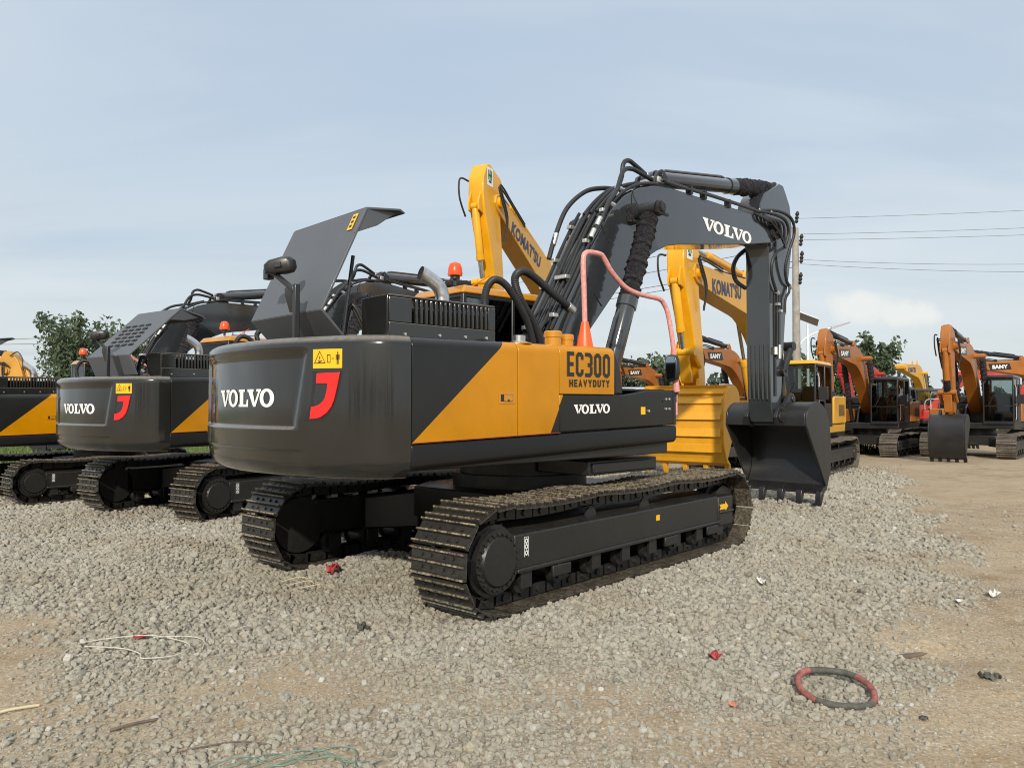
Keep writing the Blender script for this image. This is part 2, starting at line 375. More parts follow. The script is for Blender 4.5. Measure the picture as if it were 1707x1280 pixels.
def make_track(root, L, gauge, w, R, side, n, detailed, zc=None, sag=.06):
    """one crawler: chain (> shoes), frame, sprocket, idler, rollers"""
    y = side * gauge; zc = zc or R + .045; fr, ln = sample_path(track_path(L, R, zc, sag), n); p = ln / n
    flip = -1 if True else 1
    ch = MB()
    for (pos, t, nr) in fr:
        nr = (nr[0], nr[1]);
        for sy in (-.085, .085):
            Mx = mat_at(pos, t, nr, y + sy); q = MB().box(-p * .55, p * .55, -.02, .02, -.105, -.012); q.xform(Mx); ch.add(q.v, q.f)
        q = MB().cyl((0, -.12, -.06), (0, .12, -.06), .03, n=8); q.xform(mat_at(pos, t, nr, y)); ch.add(q.v, q.f)
    if detailed:
        chain = ch.build('crawler_track', 'under', root)
        proto = None
        for (pos, t, nr) in fr:
            if proto is None: o = shoe_mb(w, p).build('track_shoe', 'shoe', chain)
            else: o = proto.copy(); COL.objects.link(o); o.parent = chain
            proto = proto or o
            o.matrix_local = mat_at(pos, t, nr, y)
    else:
        sm = shoe_mb(w, p)
        for (pos, t, nr) in fr:
            q = MB(); q.v = list(sm.v); q.f = sm.f; q.m = sm.m; q.xform(mat_at(pos, t, nr, y)); ch.add(q.v, q.f, 1)
        ch.build('crawler_track', ['under', 'trk'], root)
    xs, xi = -(L - R), L - R; yo = y + side * w / 2            # outer face
    # frame: box beam with sloping top
    f = MB(); yo2 = yo - side * .045; yi = y - side * .10
    z0, z1, z2 = zc - .135 * R / .45, zc + .20 * R / .45, zc + .27 * R / .45
    sec = [(yo2, z0), (yo2, z1), (yo2 - side * .05, z1 + .012), (yi, z2), (yi, z0)]
    x0, x1 = xs + R * .46, xi - R * .95
    f.loft([[(x, a, b) for a, b in sec] for x in (x0, x0 + .03, x1 - .03, x1)])
    f.box(x0 + .02, x1 + .05, min(yo2, yo2 + side * .02), max(yo2, yo2 + side * .02), z0 - .006, z0 + .03)
    f.build('track_frame', 'under', root, bevel=.012)
    g = MB(); g.box(x1 + .003, xi - R * .05, min(yo2 + side * .01, yo2 - side * .20), max(yo2 + side * .01, yo2 - side * .20), zc - .16, zc + .17)
    g.box(x1 + .02, xi - R * .06, min(yo2 + side * .03, yo2), max(yo2 + side * .03, yo2), zc - .02, zc + .015)
    g.build('idler_guard', 'under', root, bevel=.02)
    s = MB(); s.rod((xs, y - .10, zc), (xs, yo - side * .03, zc), [(0, .28), (.5, .28), (.5, R * .62), (.86, R * .62), (.86, R * .50), (1, R * .46)] if side > 0 or True else [], 36)
    for k in range(24):
        a = 2 * pi * k / 24; rr = R * .545; yy = yo - side * .06
        s.cyl((xs + rr * cos(a), yy - side * .02, zc + rr * sin(a)), (xs + rr * cos(a), yy + side * .022, zc + rr * sin(a)), .018, n=6)
    teeth = MB()
    ring = []
    nt_ = 21
    for k in range(nt_ * 4):
        a = 2 * pi * k / (nt_ * 4); r = (R - .035) if k % 4 in (1, 2) else (R - .115); ring.append((xs + r * cos(a), zc + r * sin(a)))
    s.prism(ring, y - .03, y + .03)
    s.build('drive_sprocket', 'under', root)
    i = MB(); i.rod((xi, y - .13, zc), (xi, y + .13, zc), [(0, R - .14), (.3, R - .14), (.3, R - .07), (.7, R - .07), (.7, R - .14), (1, R - .14)], 36)
    i.cyl((xi, y - .2, zc), (xi, yo - side * .1, zc), .09); i.build('front_idler', 'under', root)
    nr_ = 8 if detailed else 6
    for k in range(nr_):
        x = xs + R * .85 + (xi - xs - R * 1.6) * k / (nr_ - 1); zr = zc - R + .115 + .075
        r = MB(); r.rod((x, y - .22, zr), (x, y + .22, zr), [(0, .045), (.08, .045), (.08, .10), (.2, .115), (.2, .085), (.8, .085), (.8, .115), (.92, .10), (.92, .045), (1, .045)], 18)
        r.box(x - .07, x + .07, y - .24, y - .215, zr - .05, z0); r.box(x - .07, x + .07, y + .215, y + .24, zr - .05, z0)
        r.build('track_roller', 'under', root)
    for x in (-.28 * L, .10 * L):
        zz = zc + R - .185 - sag * .3
        r = MB(); r.rod((x, y - .14, zz), (x, y + side * .16, zz), [(0, .05), (.15, .05), (.15, .08), (1, .08)], 18)
        r.box(x - .05, x + .05, y - .06, y + .06, z2 - .05, zz - .02); r.build('carrier_roller', 'under', root)
    if detailed:
        for (xa, xb) in ((x0 + .45, x0 + .70), (x1 - 1.2, x1 - .95), (x1 - .30, x1 - .05)):
            b = MB(); b.box(xa, xb, yo2 + side * .002 if side > 0 else yo2 - .03, yo2 + .03 if side > 0 else yo2 - .002, z0 - .10, z0 - .008)
            b.build('roller_guard', 'under', root, bevel=.008)
    return zc

FV, TV, BV = (0., 1.80), (5.42, 4.43), (5.52, 1.47)            # boom foot, boom tip, bucket pin of the pattern machine
BOOM = [(-.16, 1.74), (-.12, 1.95), (.06, 2.14), (.262, 2.449), (.471, 2.77), (.688, 3.096), (.907, 3.462), (1.135, 3.79), (1.307, 4.02), (1.591, 4.265), (1.887, 4.42),
        (2.222, 4.515), (2.587, 4.553), (3.45, 4.56), (4.65, 4.575), (5.30, 4.60), (5.50, 4.585), (5.60, 4.48), (5.58, 4.34), (5.45, 4.25), (5.305, 4.218), (4.541, 4.082), (3.6, 3.94),
        (2.748, 3.816), (2.50, 3.765), (2.25, 3.66), (1.994, 3.52), (1.72, 3.33), (1.441, 3.08), (.877, 2.50), (.60, 2.12), (.30, 1.78), (.10, 1.64), (-.08, 1.64)]
ARM = [(5.05, 4.62), (5.08, 4.82), (5.22, 5.00), (5.50, 5.14), (5.70, 5.25), (5.84, 5.24), (5.95, 5.10), (6.06, 4.95), (6.13, 4.60), (6.10, 4.20), (6.01, 3.80), (5.93, 3.50), (5.80, 2.60),
       (5.70, 1.75), (5.62, 1.44), (5.53, 1.36), (5.43, 1.40), (5.37, 1.62), (5.335, 2.2), (5.33, 4.0), (5.30, 4.22), (5.14, 4.42)]
BUCKET = [(5.52, 1.33), (5.55, 1.55), (5.72, 1.68), (5.95, 1.70), (6.16, 1.60), (6.30, 1.42), (6.36, 1.15), (6.37, .85), (6.33, .58), (6.20, .32)]
def remap(p, a, b, A, B):
    """similarity taking a->A, b->B in the x,z plane"""
    d = complex(b[0] - a[0], b[1] - a[1]); D = complex(B[0] - A[0], B[1] - A[1]); k = D / d
    z = complex(p[0] - a[0], p[1] - a[1]) * k; return (A[0] + z.real, A[1] + z.imag)
def offset_in(poly, t):
    out = []
    for i, p in enumerate(poly):
        a = poly[max(i - 1, 0)]; b = poly[min(i + 1, len(poly) - 1)]; l = hypot(b[0] - a[0], b[1] - a[1]) or 1
        nx, nz = (b[1] - a[1]) / l, -(b[0] - a[0]) / l; out.append((p[0] + nx * t, p[1] + nz * t))
    return out
def make_bucket(root, rz, hinge, rot, sc, half, mat, tooth='black', nteeth=5, ribs=0):
    f = lambda p: (hinge[0] + sc * ((p[0] - BV[0]) * cos(rot) - (p[1] - BV[1]) * sin(rot)), hinge[1] + sc * ((p[0] - BV[0]) * sin(rot) + (p[1] - BV[1]) * cos(rot)))
    sp = [(v.x, v.y) for v in spline([(p[0], p[1], 0) for p in BUCKET], 4)]
    outer = [f(p) for p in sp]; inner = [f(p) for p in offset_in(sp, .035)]
    m = MB(); m.prism(outer + inner[::-1], -half, half)
    side = [f(p) for p in offset_in(sp, -.004)]
    for s in (-1, 1):
        a, b = (half, half + .035) if s > 0 else (-half - .035, -half); m.prism(side, a + .001 * s, b)
    lip0, lip1 = f((6.20, .32)), f((6.07, .22)); hx, hz = f((6.13, .42)), 0
    m.prism([f((6.24, .40)), f((6.20, .30)), f((6.04, .235)), f((6.03, .26)), f((6.16, .36))], -half - .036, half + .036)
    b = m.build('bucket', mat, root, rz, bevel=.008)
    for k in range(ribs):
        n_ = len(sp); c0 = .34 + .60 * k / ribs; ids = [int(n_ * c0), int(n_ * c0) + 1, min(int(n_ * c0) + 2, n_ - 1)]; pts = [sp[i] for i in ids]
        l = hypot(pts[-1][0] - pts[0][0], pts[-1][1] - pts[0][1]) or 1; nx, nz = -(pts[-1][1] - pts[0][1]) / l, (pts[-1][0] - pts[0][0]) / l
        r = MB(); r.prism([f(pts[0]), f((pts[0][0] + nx * .018, pts[0][1] + nz * .018)), f((pts[-1][0] + nx * .055, pts[-1][1] + nz * .055)), f(pts[-1])], -half * .97, half * .97)
        r.build('wear_strip', mat, b, 0, bevel=.006)
    for k in range(nteeth):
        y = -half + .02 + (2 * half - .04) * k / (nteeth - 1)
        t = MB(); P = [f((6.13, .36)), f((6.10, .20)), f((6.02, .06)), f((5.99, .07)), f((6.0, .22)), f((6.02, .28))]
        t.loft([[(x, y - .05, z) for x, z in P], [(x, y + .05, z) for x, z in P]]); t.build('bucket_tooth', tooth, b, 0, bevel=.01)
    for s in (-1, 1):
        e = MB(); y = s * .25
        e.prism([f(p) for p in ((5.38, 1.47), (5.45, 1.60), (5.62, 1.62), (5.86, 1.86), (5.98, 1.84), (6.02, 1.66), (5.80, 1.62), (5.60, 1.48), (5.56, 1.30), (5.44, 1.34))], y - .03, y + .03)
        e.cyl((*f((5.50, 1.47))[:1], y - .06, f((5.50, 1.47))[1]), (f((5.50, 1.47))[0], y + .06, f((5.50, 1.47))[1]), .075); e.build('bucket_ear', mat, b, 0, bevel=.006)
    return b, f
def cylinder_ram(root, rz, name, p0, p1, y, r, barrel, rodmat, split=.55, sleeve=None, matname='black'):
    """hydraulic ram from p0 (barrel eye) to p1 (rod eye) in the x,z plane"""
    a, b = Vector((p0[0], y, p0[1])), Vector((p1[0], y, p1[1])); c = a + (b - a) * split
    m = MB(); m.cyl(a - Vector((0, r * .9, 0)), a + Vector((0, r * .9, 0)), r * .95)
    m.rod(a, c, [(.02, r * .7), (.06, r), (.90, r), (.90, r * 1.14), (.985, r * 1.14), (1, r * .95)], 22)
    d = (c - a).normalized(); up = Vector((0, 0, 1)) if abs(d.z) < .8 else Vector((-1, 0, 0)); up = (up - d * up.dot(d)).normalized()
    m.tube([a + d * .25 + up * r * 1.02, a + d * .35 + up * r * 1.25, c - d * .35 + up * r * 1.25, c - d * .22 + up * r * .9], .022, 8)
    o = m.build(name, barrel, root, rz)
    e = MB()
    if sleeve:
        k = 60; pts = []; rr = []
        for i in range(k + 1):
            t = i / k; pts.append(c + (b - c) * (t * .93)); rr.append(sleeve * (1 + .10 * sin(i * 2.4) + .09 * sin(i * 5.3 + 1)) * (1 - .1 * (i in (0, k))))
        e.tube(pts, rr, 18)
        for v in range(len(e.v)):
            p = Vector(e.v[v]); ax = c + d * (p - c).dot(d); q = p - ax
            e.v[v] = tuple(ax + q * (1 + .10 * sin(v * 7.3) * cos(v * 1.7)))
        e.build('sleeve' if sleeve else 'piston_rod', rodmat, o, 0, ang=60)
    else:
        e.rod(c, b, [(0, r * .55), (.97, r * .55)], 16); e.build('piston_rod', rodmat, o, 0)
    h = MB(); h.cyl(b - Vector((0, r * 1.1, 0)), b + Vector((0, r * 1.1, 0)), r * .9); h.cyl(b - Vector((0, r * 1.5, 0)), b + Vector((0, r * 1.5, 0)), r * .45)
    h.build('rod_eye', matname, o, 0)
    return o

# ------------------------------------------------------------------ the grey and yellow excavators
CWP = [(0, -3.26), (.2, -3.257), (.4, -3.24), (.6, -3.205), (.8, -3.15), (1.05, -3.05), (1.25, -2.94), (1.38, -2.83), (1.46, -2.72), (1.493, -2.575)]
def cwx(Y):
    a = abs(Y)
    for (y0, x0), (y1, x1) in zip(CWP, CWP[1:]):
        if a <= y1: return x0 + (x1 - x0) * (a - y0) / (y1 - y0)
    return CWP[-1][1]
def sst(a, b, x):
    t = min(1, max(0, (x - a) / (b - a))); return t * t * (3 - 2 * t)
CW_OUT = [Vector((p.y, p.x, 0)) for p in spline([(y, x, 0) for y, x in [(-b, a) for b, a in CWP[::-1]] + CWP[1:]], 10)]   # (x, y) seam to seam, right to left
def cw_inset(y, z):
    d = 0.
    # recessed name panel and the two lips under it
    inr = sst(-.86 + (1.75 - z) * .18, -.82 + (1.75 - z) * .18, y) * (1 - sst(1.02, 1.10, y))
    d += .030 * inr * sst(1.472, 1.50, z) * (1 - sst(2.02, 2.10, z))
    d += .020 * (1 - sst(1.304, 1.328, z)) * sst(-.95, -.75, y) * (1 - sst(1.05, 1.2, y))
    d += .050 * (1 - sst(1.12, 1.28, z)) ** 2
    return d
def cw_surface(y, z, off=0.):
    """point on the back of the counterweight"""
    x = cwx(y); e = .01; tx, ty = cwx(y + e) - cwx(y - e), 2 * e
    n = Vector((-ty, tx, 0)).normalized(); d = off - cw_inset(y, z)
    return Vector((x, y, z)) + n * d
def make_counterweight(root):
    zs = [1.11, 1.115, 1.125, 1.14, 1.16] + [1.18 + .02 * i for i in range(47) if not (1.46 < 1.18 + .02 * i < 1.52 or 1.29 < 1.18 + .02 * i < 1.35)] + [1.466 + .005 * i for i in range(11)] + [1.296 + .005 * i for i in range(11)] + [2.115, 2.135, 2.15, 2.163, 2.172, 2.177]
    zs.sort(); n = len(CW_OUT); rings = []
    for z in zs:
        r = []
        for i, p in enumerate(CW_OUT):
            a, b = CW_OUT[max(i - 1, 0)], CW_OUT[min(i + 1, n - 1)]; t = (b - a).normalized(); nrm = Vector((-t.y, t.x, 0))
            if nrm.x > 0 and abs(p.y) < 1.3: nrm = -nrm
            nrm = Vector((-abs(nrm.x), abs(nrm.y) * (1 if p.y > 0 else -1), 0))
            k = sst(0, .25, min(1.493 - abs(p.y), .25)) if abs(p.y) > 1.2 else 1
            d = cw_inset(p.y, z)
            if z > 2.1: d += .077 - sqrt(max(0, .077 ** 2 - (z - 2.1) ** 2))
            if z < 1.18: d += .07 - sqrt(max(0, .07 ** 2 - (1.18 - z) ** 2))
            zz = z - (.03 * (1 - (p.y / 1.493) ** 2) * 0)
            r.append(tuple(Vector((p.x, p.y, zz)) - nrm * d))
        rings.append(r)
    m = MB(); vs = [p for r in rings for p in r]; fs = []
    for a in range(len(zs) - 1):
        for i in range(n - 1): fs.append((a * n + i, a * n + i + 1, (a + 1) * n + i + 1, (a + 1) * n + i))
    top = (len(zs) - 1) * n
    fs.append(tuple(top + i for i in range(n))); fs.append(tuple(reversed(range(n))))
    fs.append(tuple([a * n for a in range(len(zs))] + [a * n + n - 1 for a in reversed(range(len(zs)))]))
    m.add(vs, fs); cw = m.build('counterweight', 'grey', root, US, ang=50)
    mp = lambda y0, y1, z0, z1, off: (lambda a, b: cw_surface(y0 + (y1 - y0) * a, z0 + (z1 - z0) * b, off))
    L = letter_mb('*', mp(.36, -.56, 1.645, 1.785, .005)); L.build('lettering', 'white', cw, 0)
    # warning sticker: plate with triangle, machine outline and figure
    s = MB(); ny, nz = 16, 3; y0, y1, z0, z1 = -.968, -1.192, 1.930, 2.072
    ps = [cw_surface(y0 + (y1 - y0) * i / ny, z0 + (z1 - z0) * j / nz, .006) for j in range(nz + 1) for i in range(ny + 1)]
    s.add(ps, [(j * (ny + 1) + i, j * (ny + 1) + i + 1, (j + 1) * (ny + 1) + i + 1, (j + 1) * (ny + 1) + i) for j in range(nz) for i in range(ny)])
    mq = mp(y0, y1, z0, z1, .010)
    def poly(pts): s.add([mq(a, b) for a, b in pts], [tuple(range(len(pts)))], 1)
    def tri(c, r, w):
        o = [(c + r * 1.0 * sin(t), .48 + .38 * cos(t) * 1.15) for t in (0, 2.094, 4.189)]; i_ = [(c + (r - w) * sin(t), .48 + (.38 - w * 1.6) * cos(t) * 1.15) for t in (0, 2.094, 4.189)]
        for k in range(3): poly([o[k], o[(k + 1) % 3], i_[(k + 1) % 3], i_[k]])
    tri(.26, .24, .035)
    poly([(.25, .62), (.28, .62), (.27, .45), (.255, .45)]); poly([(.2, .3), (.33, .42), (.35, .39), (.22, .27)]); poly([(.2, .44), (.3, .36), (.29, .33), (.19, .41)])
    for a, b, c, d in ((.52, .535, .3, .7), (.61, .625, .3, .7), (.52, .625, .68, .71), (.52, .625, .29, .32), (.66, .74, .49, .52), (.83, .89, .42, .72), (.83, .855, .2, .42), (.868, .89, .2, .42), (.80, .82, .45, .7), (.90, .92, .45, .7), (.845, .88, .75, .84)):
        poly([(a, c), (b, c), (b, d), (a, d)])
    s.build('warning_sticker', ['stick', 'blackv'], cw, 0)
    J = [(-1.004, 1.893), (-1.178, 1.899), (-1.160, 1.80), (-1.138, 1.700), (-1.118, 1.648), (-1.086, 1.603), (-1.038, 1.568), (-1.0, 1.559), (-.946, 1.555), (-.958, 1.646), (-.99, 1.650), (-1.026, 1.662), (-1.056, 1.688), (-1.07, 1.712), (-1.082, 1.76), (-1.09, 1.818), (-1.0, 1.819)]
    b = MB(); Bk = [(-.968, 1.908), (-1.194, 1.912), (-1.176, 1.80), (-1.152, 1.697), (-1.128, 1.64), (-1.094, 1.590), (-1.042, 1.55), (-.97, 1.541), (-.894, 1.540), (-.900, 1.575), (-.945, 1.66), (-.962, 1.80)]
    b.loft([[cw_surface(y, z, -.01) for y, z in Bk], [cw_surface(y, z, .005) for y, z in Bk]])
    bo = b.build('lamp_recess', 'black', cw, 0)
    j = MB(); j.loft([[cw_surface(y, z, -.004) for y, z in J], [cw_surface(y, z, .014) for y, z in J]]); j.build('rear_reflector', 'redlens', cw, 0, bevel=.003)
    return cw
def arc_top_section(x, z0, z1, yo=-1.493, r=.085, yi=-1.05, n=7):
    P = [(x, yi, z0), (x, yo, z0)] + [(x, yo + r - r * cos(a), z1 - r + r * sin(a)) for a in [pi / 2 * i / n for i in range(n + 1)]] + [(x, yi, z1 + .012)]
    return P
def skin(root, name, x0, x1, zb, zt, mat, r=.085, gap=.004):
    m = MB(); k = 6
    m.loft([arc_top_section(x0 + gap + (x1 - x0 - 2 * gap) * i / k, zb((x0 + (x1 - x0) * i / k)), zt((x0 + (x1 - x0) * i / k)), r=r) for i in range(k + 1)])
    return m.build(name, mat, root, US, bevel=.006)
def make_grey_excavator(slotted_hood=False):
    root = empty('excavator', (0, 0, 0))
    for s in (-1, 1): make_track(root, 2.42, 1.30, .60, .40, s, 49, True, sag=.035)
    c = MB(); c.plate([(-1.0, -.62), (-.55, -.9), (.55, -.9), (1.0, -.62), (1.0, .62), (.55, .9), (-.55, .9), (-1.0, .62)], .48, .80)
    for s in (-1, 1):
        for e in (-1, 1): c.hexa([(e * .35, s * .6, .36), (e * .95, s * .6, .36), (e * 1.25, s * 1.15, .32), (e * .75, s * 1.15, .32)], [(e * .35, s * .6, .74), (e * .95, s * .6, .74), (e * 1.25, s * 1.15, .66), (e * .75, s * 1.15, .66)])
    c.build('centre_frame', 'under', root, bevel=.015)
    sr = MB(); sr.rod((0, 0, .795), (0, 0, 1.10), [(0, .74), (.45, .74), (.45, .66), (1, .66)], 48); sr.build('slewing_ring', 'under', root)
    d = MB(); d.box(-.35, .75, -1.30, -.62, .98, 1.12); d.box(-.3, .70, -1.32, -1.30, 1.0, 1.10); d.build('belly_plate', 'black', root, US, bevel=.02)
    # --- upper structure
    ub = MB(); ub.box(-2.56, .78, -1.42, 1.42, 1.16, 1.40); ub.box(-2.56, -.15, -1.40, -.42, 1.39, 2.16); ub.box(-2.56, -.6, -.42, 1.40, 1.39, 2.14); ub.box(-.6, .5, .33, .42, 1.39, 1.8)
    ub.build('upper_frame', 'black', root, US, bevel=.01)
    fl = MB()
    for s in (-1, 1): fl.prism([(-.95, 1.38), (.42, 1.38), (.30, 1.72), (.12, 2.02), (-.12, 2.05), (-.55, 1.75)], s * .33 - .03, s * .33 + .03)
    fl.build('boom_bracket', 'black', root, US, bevel=.01)
    cw = make_counterweight(root)
    zl = lambda x: 1.372 + (x + 2.57) * .0235; zt = lambda x: 2.172 + (x + 2.57) * .0165
    sk = MB()
    secs = []
    for i in range(9):
        x = -2.568 + (0.84 + 2.568) * i / 8; zb = 1.166 + (x + 2.57) * .031; z1 = zl(x) - .006
        secs.append([(x, -1.30, zb), (x, -1.46, zb), (x, -1.493, zb + .035), (x, -1.493, z1 - .02), (x, -1.485, z1), (x, -1.30, z1)])
    sk.loft(secs); sk.build('side_skirt', 'skirt', root, US, bevel=.01)
    lk = MB(); secs = [[(p[0], -p[1], p[2]) for p in s] for s in secs]; lk.loft(secs); lk.build('side_skirt', 'skirt', root, US, bevel=.01)
    rd = skin(root, 'rear_side_door', -2.570, -1.472, zl, zt, 'two'); fd = skin(root, 'front_side_door', -1.472, -.960, zl, zt, 'two')
    tp = skin(root, 'tank_panel', -.960, -.185, lambda x: 1.757, zt, 'two')
    ld = MB(); ld.box(-2.57, .3, 1.40, 1.49, 1.385, 2.16); ld.build('left_side_door', 'grey', root, US, bevel=.05, seg=4)
    # dark curved trim in front of the yellow panel
    tr = MB(); secs = []
    for i in range(11):
        t = i / 10; x = -.20 + .155 * sin(t * pi / 2) * 1.0 if False else None
    prof = [(-.182, 1.757), (-.045, 1.764), (-.060, 1.88), (-.085, 2.0), (-.125, 2.10), (-.182, 2.185), (-.21, 2.214), (-.215, 2.19)]
    tr.prism([(-.182, 1.760), (-.045, 1.764), (-.060, 1.88), (-.085, 2.0), (-.120, 2.09), (-.182, 2.17)], -1.488, -.95); tr.build('trim_panel', 'black', root, US, bevel=.02)
    tb = MB(); tb.prism([(-.955, 1.415), (.832, 1.455), (.822, 1.815), (.30, 1.800), (-.03, 1.760), (-.955, 1.752)], -1.486, -.72)
    tbo = tb.build('tool_box', 'two', root, US, bevel=.014)
    q = MB(); q.box(.79, .835, -1.49, -1.482, 1.45, 1.80); q.box(-.02, .78, -1.46, -.80, 1.80, 1.815)
    for x, z in ((.66, 1.72), (.66, 1.62), (.72, 1.72), (.72, 1.62)): q.cyl((x, -1.486, z), (x, -1.496, z), .012, n=8, mi=1)
    q.cyl((.36, -1.486, 1.60), (.36, -1.497, 1.60), .014, n=10, mi=1); q.box(.235, .305, -1.4895, -1.486, 1.565, 1.64, 2); q.build('latch_plate', ['black', 'zinc', 'stick'], tbo, 0)
    st = MB()
    for x in (.1, .35, .6): st.box(x, x + .16, -1.40, -.85, 1.815, 1.822)
    st.build('step_tread', 'rubber', tbo, 0)
    # door furniture
    lt = MB(); lt.box(-1.695, -1.515, -1.4975, -1.493, 1.672, 1.765); lt.box(-1.675, -1.535, -1.4985, -1.4972, 1.688, 1.748, 1); lt.box(-1.64, -1.545, -1.506, -1.498, 1.692, 1.744); lt.cyl((-1.595, -1.506, 1.70), (-1.595, -1.512, 1.70), .008, n=8, mi=1)
    lt.build('door_latch', ['vyel', 'black'], rd, 0, bevel=.003)
    red = MB(); red.hexa([(-2.56, -1.494, 1.372), (-.95, -1.494, 1.412), (-.95, -1.485, 1.412), (-2.56, -1.485, 1.372)], [(-2.56, -1.494, 1.379), (-.95, -1.494, 1.419), (-.95, -1.485, 1.419), (-2.56, -1.485, 1.379)]); red.build('door_seal', simple('seal_red', (.22, .03, .02), .6) if 'seal_red' not in bpy.data.materials else bpy.data.materials['seal_red'], rd, 0)
    mb = letter_mb('EC300', plane_map((-.866, -1.4975, 1.918), (1, 0, -.004), (0, 0, 1), .606, .222), bold=.042)
    letter_mb('HEAVYDUTY', plane_map((-.838, -1.4975, 1.823), (1, 0, .010), (0, 0, 1), .572, .066), bold=.03, mb=mb); mb.build('lettering', 'blackv', tp, 0)
    letter_mb('*', plane_map((-.768, -1.4905, 1.578), (1, 0, .012), (0, 0, 1), .512, .085)).build('lettering', 'white', tbo, 0)
    # deck fittings
    fc = MB(); fc.rod((-1.33, -1.36, 2.19), (-1.33, -1.36, 2.26), [(0, .075), (.25, .075), (.25, .055), (1, .055)], 20); fc.build('hydraulic_cap', 'steel', root, US, bevel=.004)
    fp = MB(); fp.rod((-1.33, -1.36, 2.185), (-1.33, -1.36, 2.196), [(0, .11), (1, .11)], 20); fp.build('cap_base', 'vyel', root, US)
    for x, y, r, h in ((-.84, -1.30, .085, .135), (-.655, -1.30, .068, .115)):
        k = MB(); k.rod((x, y, 2.19), (x, y, 2.20 + h), [(0, r * 1.15), (.12, r * 1.15), (.12, r * .92), (.6, r * .92), (.6, r), (.93, r), (1, r * .9)], 24); k.build('filler_cap', 'vyel', root, US)
    bl = MB(); bl.box(-.50, -.28, -.98, -.84, 2.20, 2.29); bl.build('work_lamp', 'black', root, US, bevel=.02)
    # raised engine cover with upright slots
    hb = MB(); xa, xb, yr, yl, za, zb = -2.50, -1.372, -1.10, -.70, 2.17, 2.535
    def bar(x0, x1, z0, z1, y0=yr, y1=yr + .03): hb.box(x0, x1, y0, y1, z0, z1)
    bar(xa, xb, za, 2.315); bar(xa, xb, 2.515, zb)
    ns = 17; xs = [-2.28 + (.85) * i / ns for i in range(ns + 1)]
    bar(xa, xs[0], 2.315, 2.515); bar(xs[-1] - .026, xb, 2.315, 2.515)
    for i in range(1, ns): bar(xs[i] - .014, xs[i] + .014, 2.315, 2.515)
    hb.box(xa, xa + .03, yr + .03, yl, za, zb); hb.box(xa, xb, yr + .10, yl, zb - .02, zb); hb.box(xb - .03, xb, yr + .03, yl, za, zb - .021)
    hb.box(xa, xs[0], yr + .03, yr + .1, zb - .02, zb)
    for i in range(1, ns): hb.box(xs[i] - .014, xs[i] + .014, yr + .03, yr + .10, zb - .02, zb)
    hbo = hb.build('engine_cover', 'grey', root, US, bevel=.007)
    ins = MB(); ins.box(xa + .06, xb - .06, yr + .16, yl, za, 2.46); ins.build('engine_bay', 'dark', root, US)
    sc_ = MB()
    for x, z in ((-2.35, 2.225), (-2.0, 2.235), (-1.72, 2.24), (-1.48, 2.245)): sc_.cyl((x, yr, z), (x, yr - .010, z), .012, n=8)
    sc_.build('screw', 'zinc', hbo, 0)
    ex = MB(); pts = spline([(-1.78, -.86, 2.2), (-1.78, -.86, 2.55), (-1.785, -.86, 2.62), (-1.82, -.845, 2.70), (-1.93, -.80, 2.785), (-1.965, -.79, 2.80)], 6)
    ex.tube(pts, .062, 20, cap=False); ex.tube([p for p in pts[::-1]], .057, 20, cap=False); ex.cyl((-1.93, -.80, 2.776), (-1.931, -.80, 2.777), .055, mi=1); ex.build('exhaust_pipe', ['steel', 'dark'], root, US)
    # engine hood standing open
    ho = MB(); P = [(-2.70, 2.20), (-2.90, 2.41), (-2.47, 3.285), (-2.44, 3.29)]
    y0, y1 = -.73, .51; t = .022
    ho.prism([(-2.69, 2.21), (-2.89, 2.41), (-2.868, 2.42), (-2.672, 2.222)], y0, y1)
    ho.prism([(-2.89, 2.412), (-2.475, 3.292), (-2.455, 3.283), (-2.868, 2.408)], y0, y1)
    ho.prism([(-2.474, 3.296), (-2.13, 3.34), (-2.08, 3.315), (-2.09, 3.30), (-2.14, 3.32), (-2.455, 3.276)], y0 + .004, y1 - .004)
    ho.add([(-2.475, y0, 3.29), (-2.12, y0 + .06, 3.325), (-2.36, y0 + .01, 3.16), (-2.59, y0, 3.06), (-2.475, y0 + .02, 3.29), (-2.12, y0 + .08, 3.325), (-2.36, y0 + .03, 3.16), (-2.59, y0 + .02, 3.06)], [(3, 2, 1, 0), (4, 5, 6, 7), (0, 1, 5, 4), (1, 2, 6, 5), (2, 3, 7, 6), (3, 0, 4, 7)])
    hoo = ho.build('engine_hood', 'hood', root, US, bevel=.006)
    uz = lambda x, dz=0: 2.41 + (x + 2.89) * (.88 / .415) + dz
    sd = Vector((.415, 0, .88)).normalized(); nn = Vector((-.88, 0, .415)).normalized()
    sp_ = Vector((-2.475, -.655, 3.292)) + nn * .006 - sd * .05
    sm = MB(); a = sp_; v = -sd * .16; u = Vector((0, .075, 0)); sm.hexa([a, a + u, a + u + v, a + v], [p + nn * .003 for p in (a, a + u, a + u + v, a + v)])
    for i in (0, 1, 2): 
        b0 = a + nn * .005 + v * (.14 + .28 * i) + u * .25; sm.add([b0, b0 + u * .5, b0 + u * .5 + v * .16, b0 + v * .16], [(0, 1, 2, 3)], 1)
    sm.build('hood_sticker', ['stick', 'blackv'], hoo, 0)
    if slotted_hood:
        sl = MB()
        for r in range(6):
            for cidx in range(5):
                o = Vector((-2.89, -.40 + cidx * .16, 2.41)) + sd * (.22 + r * .085) + nn * .004; w = Vector((0, .12, 0)); h = sd * .04
                sl.hexa([o, o + w, o + w + h, o + h], [p + nn * .002 for p in (o, o + w, o + w + h, o + h)])
        sl.build('hood_vent', 'dark', hoo, 0)
